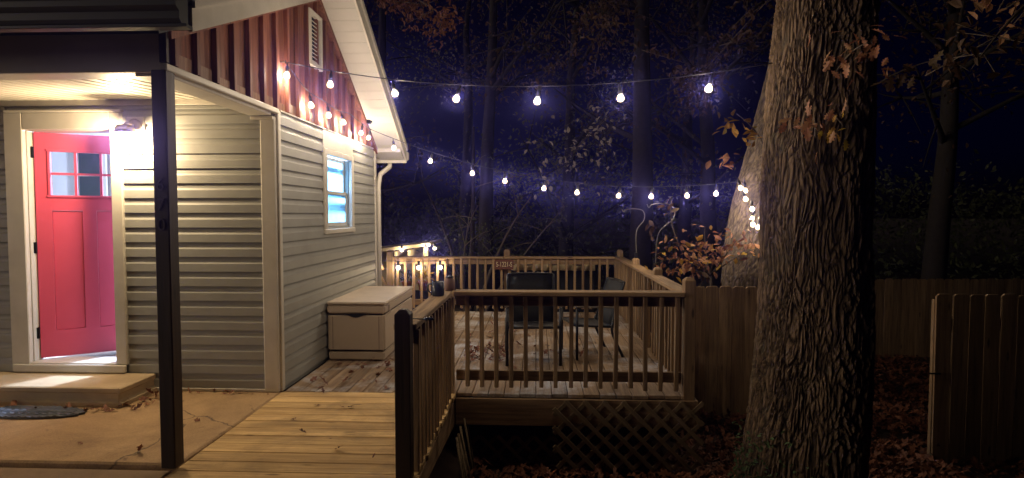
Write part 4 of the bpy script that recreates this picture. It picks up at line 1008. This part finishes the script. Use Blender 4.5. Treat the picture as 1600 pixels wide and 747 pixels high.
b = tube_obj('branch', bez((2.25, 6.95, 0.95), (2.22, 6.8, 0.75), (2.12, 6.7, 0.62), 8), 0.006, 'twig', ob, 5); clump(b, (2.11, 6.7, 0.66), (0.05, 0.05, 0.13), 9, 0.08, 'simple', 'leaf_brown', 31, 1.2)
b = tube_obj('branch', bez((2.05, 6.95, 1.0), (1.98, 6.8, 0.9), (1.93, 6.75, 0.80), 8), 0.006, 'twig', ob, 5); clump(b, (1.93, 6.75, 0.88), (0.07, 0.05, 0.1), 9, 0.08, 'simple', 'leaf_brown', 32, 1.2)
b = tube_obj('branch', bez((1.75, 6.95, 1.1), (1.55, 6.9, 1.45), (1.60, 6.9, 1.72), 8), 0.006, 'twig', ob, 5); clump(b, (1.58, 6.9, 1.64), (0.09, 0.06, 0.12), 9, 0.10, 'simple', 'leaf_brown', 33, 0.6); clump(b, (1.38, 6.9, 1.42), (0.07, 0.05, 0.12), 8, 0.09, 'simple', 'leaf_brown', 34, 0.6)

# generic background tree
def tree(name, label, base, h, r0, seed, lean=(0, 0), crown=None, mat='leaf_brown', nleaf=2500, lsize=0.10, limbs=12, group=None, low=0.35, clus=26, spreadk=0.32, segs=8, bark='bgbark'):
    r = random.Random(seed); base = Vector(base)
    t = thing(name, label, 'tree', base, group=group)
    top = base + Vector((lean[0], lean[1], h)); P = []
    for i in range(9):
        k = i / 8; P.append(base.lerp(top, k) + Vector((r.gauss(0, 0.05), r.gauss(0, 0.05), 0)) * h * 0.12 * k)
    bm = bmesh.new(); add_tube(bm, [p - base for p in spline(P, 3)], [r0 * (1.25 - 1.1 * min(1, i / 24)) if i > 1 else r0 * 1.45 for i in range(25)], segs)
    ends = []
    for _ in range(limbs):
        k = r.uniform(low, 0.95); s = base.lerp(top, k) - base; a = r.uniform(0, 6.28); ln = h * spreadk * r.uniform(0.6, 1.1) * (1.15 - 0.6 * k)
        d = Vector((math.cos(a), math.sin(a), r.uniform(0.1, 0.8))); e = s + d * ln; m = (s + e) / 2 + Vector((0, 0, 0.1 * ln * r.uniform(-1, 1.5)))
        path = bez(s, m, e, 7); add_tube(bm, path, [r0 * 0.33 * (1 - 0.12 * i) for i in range(8)], 5); ends += [path[4], path[6], e]
        for _ in range(6):
            q = path[r.randint(2, 6)]; d2 = Vector((r.gauss(0, 1), r.gauss(0, 1), r.gauss(0.1, .7))).normalized() * ln * 0.45; p2 = bez(q, q + d2 * 0.5 + Vector((0, 0, 0.05)), q + d2, 5)
            add_tube(bm, p2, [r0 * 0.13 * (1 - 0.15 * i) for i in range(6)], 4); ends += [p2[3], q + d2]
    link('trunk', mesh_from(bm, True), bark, t, base)
    bm = bmesh.new(); per = max(1, nleaf // max(1, len(ends)))
    for e in ends:
        if r.random() < 0.15: continue
        cr = h * 0.035 * r.uniform(0.5, 1.5)
        for _ in range(per): add_leaf(bm, e + Vector((r.gauss(0, cr), r.gauss(0, cr), r.gauss(0, cr * 0.7))), lsize * r.uniform(0.6, 1.3), r)
    link('crown', mesh_from(bm), mat, t, base)
    return t
G = 'dark trees beyond the deck'
tree('background_tree', 'slim dark trunk rising straight behind the middle of the deck railing', (-1.2, 13.0, -1.1), 11, 0.17, 1, (0.3, 0.4), mat='leaf_brown', nleaf=2600, low=0.4, group=G)
tree('background_tree', 'straight grey trunk behind the metal hooks', (2.15, 12.0, -1.1), 13, 0.22, 2, (0.1, 0.3), mat='leaf_brown', nleaf=3000, low=0.3, group=G)
tree('background_tree', 'tall dark tree to the right behind the upper bulbs', (4.4, 14.5, -1.2), 12, 0.2, 3, (-0.6, 0), mat='leaf_brown', nleaf=3200, low=0.25, group=G)
tree('background_tree', 'dark tree beyond the far fence right of the oak', (8.0, 12.0, -1.2), 11, 0.2, 4, (0.5, 0), mat='leaf_brown', nleaf=2200, low=0.35, group=G)
tree('background_tree', 'dark tree behind the gate at the far right', (9.2, 9.0, -1.0), 10, 0.16, 5, (-0.4, 0), mat='leaf_brown', nleaf=1500, low=0.4, group=G)
tree('background_tree', 'dark tree rising behind the lean-to', (-4.6, 16.0, -1.2), 12, 0.2, 6, (0.5, 0), mat='leaf_brown', nleaf=3000, low=0.2, group=G)
tree('background_tree', 'dark leafy tree behind the left end of the back railing', (-2.2, 17.5, -1.2), 11, 0.2, 7, (0.2, 0), mat='leaf_green', nleaf=3000, low=0.1, group=G)
tree('background_tree', 'dark leafy tree behind the middle of the back railing', (0.8, 17.0, -1.2), 11, 0.2, 8, (0.4, 0), mat='leaf_green', nleaf=3200, low=0.1, group=G)
tree('background_tree', 'dark leafy tree between the hooks and the leaning trunk', (4.6, 18.5, -1.2), 12, 0.2, 9, (0.4, 0), mat='leaf_green', nleaf=3200, low=0.08, group=G)
# far wood closing the view
def far_wood():
    r = random.Random(5); vs, fs = [], []
    for _ in range(26000):
        x = r.uniform(-26, 34); y = r.uniform(23, 31); top = 3.2 + 2.2 * noise.noise(Vector((x * 0.22, 1.3, 0))) + 1.2 * noise.noise(Vector((x * 0.7, 5.3, 0)))
        z = -1.2 + (top + 1.2) * r.random() ** 0.8; s_ = r.uniform(0.12, 0.3)
        a = Vector((r.gauss(0, 1), r.gauss(0, 1), r.gauss(0, 1))).normalized() * s_; b = Vector((r.gauss(0, 1), r.gauss(0, 1), r.gauss(0, 1))).normalized() * s_ * 0.6; c = Vector((x, y, z)); k = len(vs)
        vs.extend([c, c + a * 0.5 + b * 0.5, c + a, c + a * 0.5 - b * 0.5]); fs.append((k, k + 1, k + 2, k + 3))
    me = bpy.data.meshes.new('far_wood'); me.from_pydata(vs, [], fs); o = link('far_wood', me, 'leaf_green'); o['label'] = 'dark mass of far woodland behind the yard'; o['category'] = 'woods'; kind(o, 'stuff')
far_wood()
# multi stemmed understory tree lit from below
us = thing('multi_stem_tree', 'curving multi-stemmed small tree just beyond the back railing', 'tree', (-1.35, 11.4, -1.05)); r = random.Random(77); bmL = bmesh.new()
O = Vector((-1.35, 11.4, -1.05))
stems = [((-1.40, 11.4, 0.6), (-2.3, 11.3, 2.3), 0.055), ((-1.25, 11.4, 0.8), (-1.25, 11.5, 3.3), 0.085), ((-0.9, 11.3, 0.9), (-0.1, 11.2, 1.9), 0.045), ((-0.75, 11.3, 0.3), (0.55, 11.3, 1.7), 0.04), ((-1.6, 11.2, 1.1), (-1.1, 11.0, 1.75), 0.03)]
for c1, tip, rad in stems:
    p = bez(O, c1, tip, 12); tube_obj('stem', p, [rad * (1 - 0.065 * i) for i in range(13)], 'bark2' if rad > 0.05 else 'twig', us, 7)
    for _ in range(6):
        q = p[r.randint(5, 12)]; d = Vector((r.gauss(0, .5), r.gauss(0, .4), r.gauss(0.15, .35))); pp = bez(q, q + d * 0.5 + Vector((0, 0, 0.1)), q + d, 6)
        tube_obj('branch', pp, [0.012 - 0.0014 * i for i in range(7)], 'twig', us, 4)
        for _ in range(10): add_leaf(bmL, q + d * r.uniform(0.3, 1.1) + Vector((r.gauss(0, .09), r.gauss(0, .09), r.gauss(0, .09))) - O, r.uniform(0.05, 0.10), r)
for _ in range(190): add_leaf(bmL, Vector((-1.25 + r.gauss(0, 0.28), 11.35 + r.gauss(0, 0.15), 0.95 + r.gauss(0, 0.28))) - O, r.uniform(0.05, 0.10), r)
link('crown', mesh_from(bmL), 'leaf_green', us, O)
# drooping leafy branch lit by the bulbs above the deck
pb = thing('hanging_branch', 'thin branch of small pale leaves hanging behind the lower bulbs', 'branch', (0.6, 10.6, 3.3)); r = random.Random(90); bmL = bmesh.new()
for k in range(6):
    a = Vector((1.8, 11.2, 3.7)); e = Vector((r.uniform(-0.4, 1.2), r.uniform(9.8, 10.8), r.uniform(1.95, 3.0))); p = bez(a, (a + e) / 2 + Vector((0, 0, 0.35)), e, 9)
    tube_obj('twig', p, [0.008 - 0.0006 * i for i in range(10)], 'twig', pb, 4)
    for _ in range(16): add_leaf(bmL, p[r.randint(4, 9)] + Vector((r.gauss(0, .14), r.gauss(0, .14), r.gauss(-.03, .10))), r.uniform(0.08, 0.13), r)
link('leaves', mesh_from(bmL), 'leaf_pale', pb, (0, 0, 0)); WP[pb]
# overhead boughs
def bough(label, a, e, n, size, mat, seed, sp=0.3):
    t = thing('overhanging_bough', label, 'branch', a, group='boughs overhead'); r = random.Random(seed); p = bez(a, (Vector(a) + Vector(e)) / 2 + Vector((0, 0, 0.3)), e, 10)
    bm = bmesh.new(); at = Vector(a); add_tube(bm, [q - at for q in p], [0.03 - 0.0026 * i for i in range(11)], 5); bmL = bmesh.new()
    for _ in range(14):
        q = p[r.randint(3, 10)]; d = Vector((r.gauss(0, sp), r.gauss(0, sp), r.gauss(-.1, sp * 0.8))); add_tube(bm, [w - at for w in bez(q, q + d * 0.5, q + d, 4)], 0.005, 4)
        for _ in range(n // 14): add_leaf(bmL, q + d * r.uniform(0.3, 1.1) + Vector((r.gauss(0, .12), r.gauss(0, .12), r.gauss(0, .08))) - at, size * r.uniform(0.7, 1.3), r)
    link('limb', mesh_from(bm, True), 'twig', t, a); link('leaves', mesh_from(bmL), mat, t, a)
bough('dim brown leafy bough above the house roof corner', (-3.2, 11.5, 6.0), (-1.6, 9.8, 4.9), 600, 0.10, 'leaf_orange', 41, 0.5)
bough('dim bough of orange leaves at the top right corner', (6.5, 5.6, 4.2), (4.1, 5.4, 3.35), 170, 0.11, 'leaf_orange', 42, 0.28)
bough('sparse brown bough hanging right of the oak', (5.2, 5.8, 3.9), (3.6, 5.0, 2.75), 70, 0.10, 'leaf_brown', 43, 0.25)
bough('dim leafy bough hanging behind the upper string beside the leaning trunk', (4.0, 10.5, 5.3), (2.3, 8.6, 3.5), 600, 0.10, 'leaf_brown', 44, 0.6)
bough('dim leafy bough above the middle of the upper string', (2.2, 12.5, 6.4), (0.9, 10.2, 4.7), 500, 0.10, 'leaf_brown', 45, 0.6)

# ------------------------------------------------------------------ fallen leaves
def litter(name, label, spots, size, seed, zf, mat='litter'):
    r = random.Random(seed); vs, fs = [], []
    for (x0, x1, y0, y1, n) in spots:
        for _ in range(n):
            x, y = r.uniform(x0, x1), r.uniform(y0, y1); z = zf(x, y)
            if z is None: continue
            s = size * r.uniform(0.6, 1.3); a = r.uniform(0, 6.28); ca, sa = math.cos(a), math.sin(a); tx, ty = r.gauss(0, .45), r.gauss(0, .45); cu = r.uniform(-.25, .45)
            j1, j2 = r.uniform(.7, 1.2), r.uniform(.7, 1.2); pts = [(-.5, 0, 0), (-.3, .2 * j1, cu * .3), (-.12, .1, cu * .1), (.02, .32 * j1, cu * .5), (.2, .12, cu * .2), (.5, .03, cu * .3), (.22, -.13, cu * .2), (.03, -.3 * j2, cu * .5), (-.1, -.1, cu * .1), (-.3, -.22 * j2, cu * .3)]
            zz = [(p[0] * tx + p[1] * ty + p[2]) * s for p in pts]; mz = min(zz); k = len(vs)
            for p, q in zip(pts, zz): vs.append((x + (p[0] * ca - p[1] * sa) * s, y + (p[0] * sa + p[1] * ca) * s, z + 0.004 + (q - mz)))
            fs += [(k, k + 1, k + 2, k + 8, k + 9), (k + 2, k + 3, k + 4, k + 6, k + 7, k + 8), (k + 4, k + 5, k + 6)]
    me = bpy.data.meshes.new(name); me.from_pydata(vs, [], fs)
    o = link(name, me, mat); o['label'] = label; o['category'] = 'leaves'; kind(o, 'stuff')
litter('leaf_litter', 'brown fallen leaves covering the ground right of the deck', [(-0.6, 6.0, 2.6, 9.5, 15000), (-0.3, 3.6, 4.0, 5.6, 4500), (3, 9, 5, 14, 5000)], 0.085, 1, lambda x, y: gz(x, y) + rnd.uniform(0, 0.035) if not (-2.2 < x < 1.35 and y > 5.3) else None)
def deckz(x, y): return 0.002
litter('deck_leaves', 'dry brown leaves scattered over the deck boards', [(-2.1, -1.0, 5.0, 5.95, 34), (-1.56, -1.2, 5.6, 7.4, 70), (-0.80, -0.35, 6.0, 6.8, 85), (-1.2, 1.2, 5.2, 9.0, 56), (0.1, 0.6, 6.2, 6.8, 10)], 0.075, 2, deckz)
litter('ramp_leaves', 'few dark dry leaves lying on the ramp boards', [(-2.15, -0.9, 3.5, 4.9, 9)], 0.055, 3, lambda x, y: rz(y) + 0.002)
litter('porch_leaves', 'dry brown leaves gathered along the step and the porch wall', [(-4.6, -3.32, 4.34, 4.44, 42), (-3.33, -3.15, 4.4, 4.85, 26), (-3.2, -2.3, 4.80, 4.88, 16), (-4.5, -2.4, 3.5, 4.4, 9)], 0.06, 4, lambda x, y: 0.002)
# ------------------------------------------------------------------ lens glow, imitated by an added scattering volume
hz = bpy.data.materials.new('lens_glow'); hz.use_nodes = True; n = hz.node_tree; n.nodes.clear()
pv = n.nodes.new('ShaderNodeVolumePrincipled'); pv.inputs['Color'].default_value = (0.20, 0.20, 1.0, 1); pv.inputs['Density'].default_value = 0.008; pv.inputs['Anisotropy'].default_value = 0.95
o = n.nodes.new('ShaderNodeOutputMaterial'); n.links.new(pv.outputs[0], o.inputs['Volume'])
hb = box('glow_volume', (-40, -30, -4), (40, 45, 16), hz, None, 0); kind(hb, 'stuff')
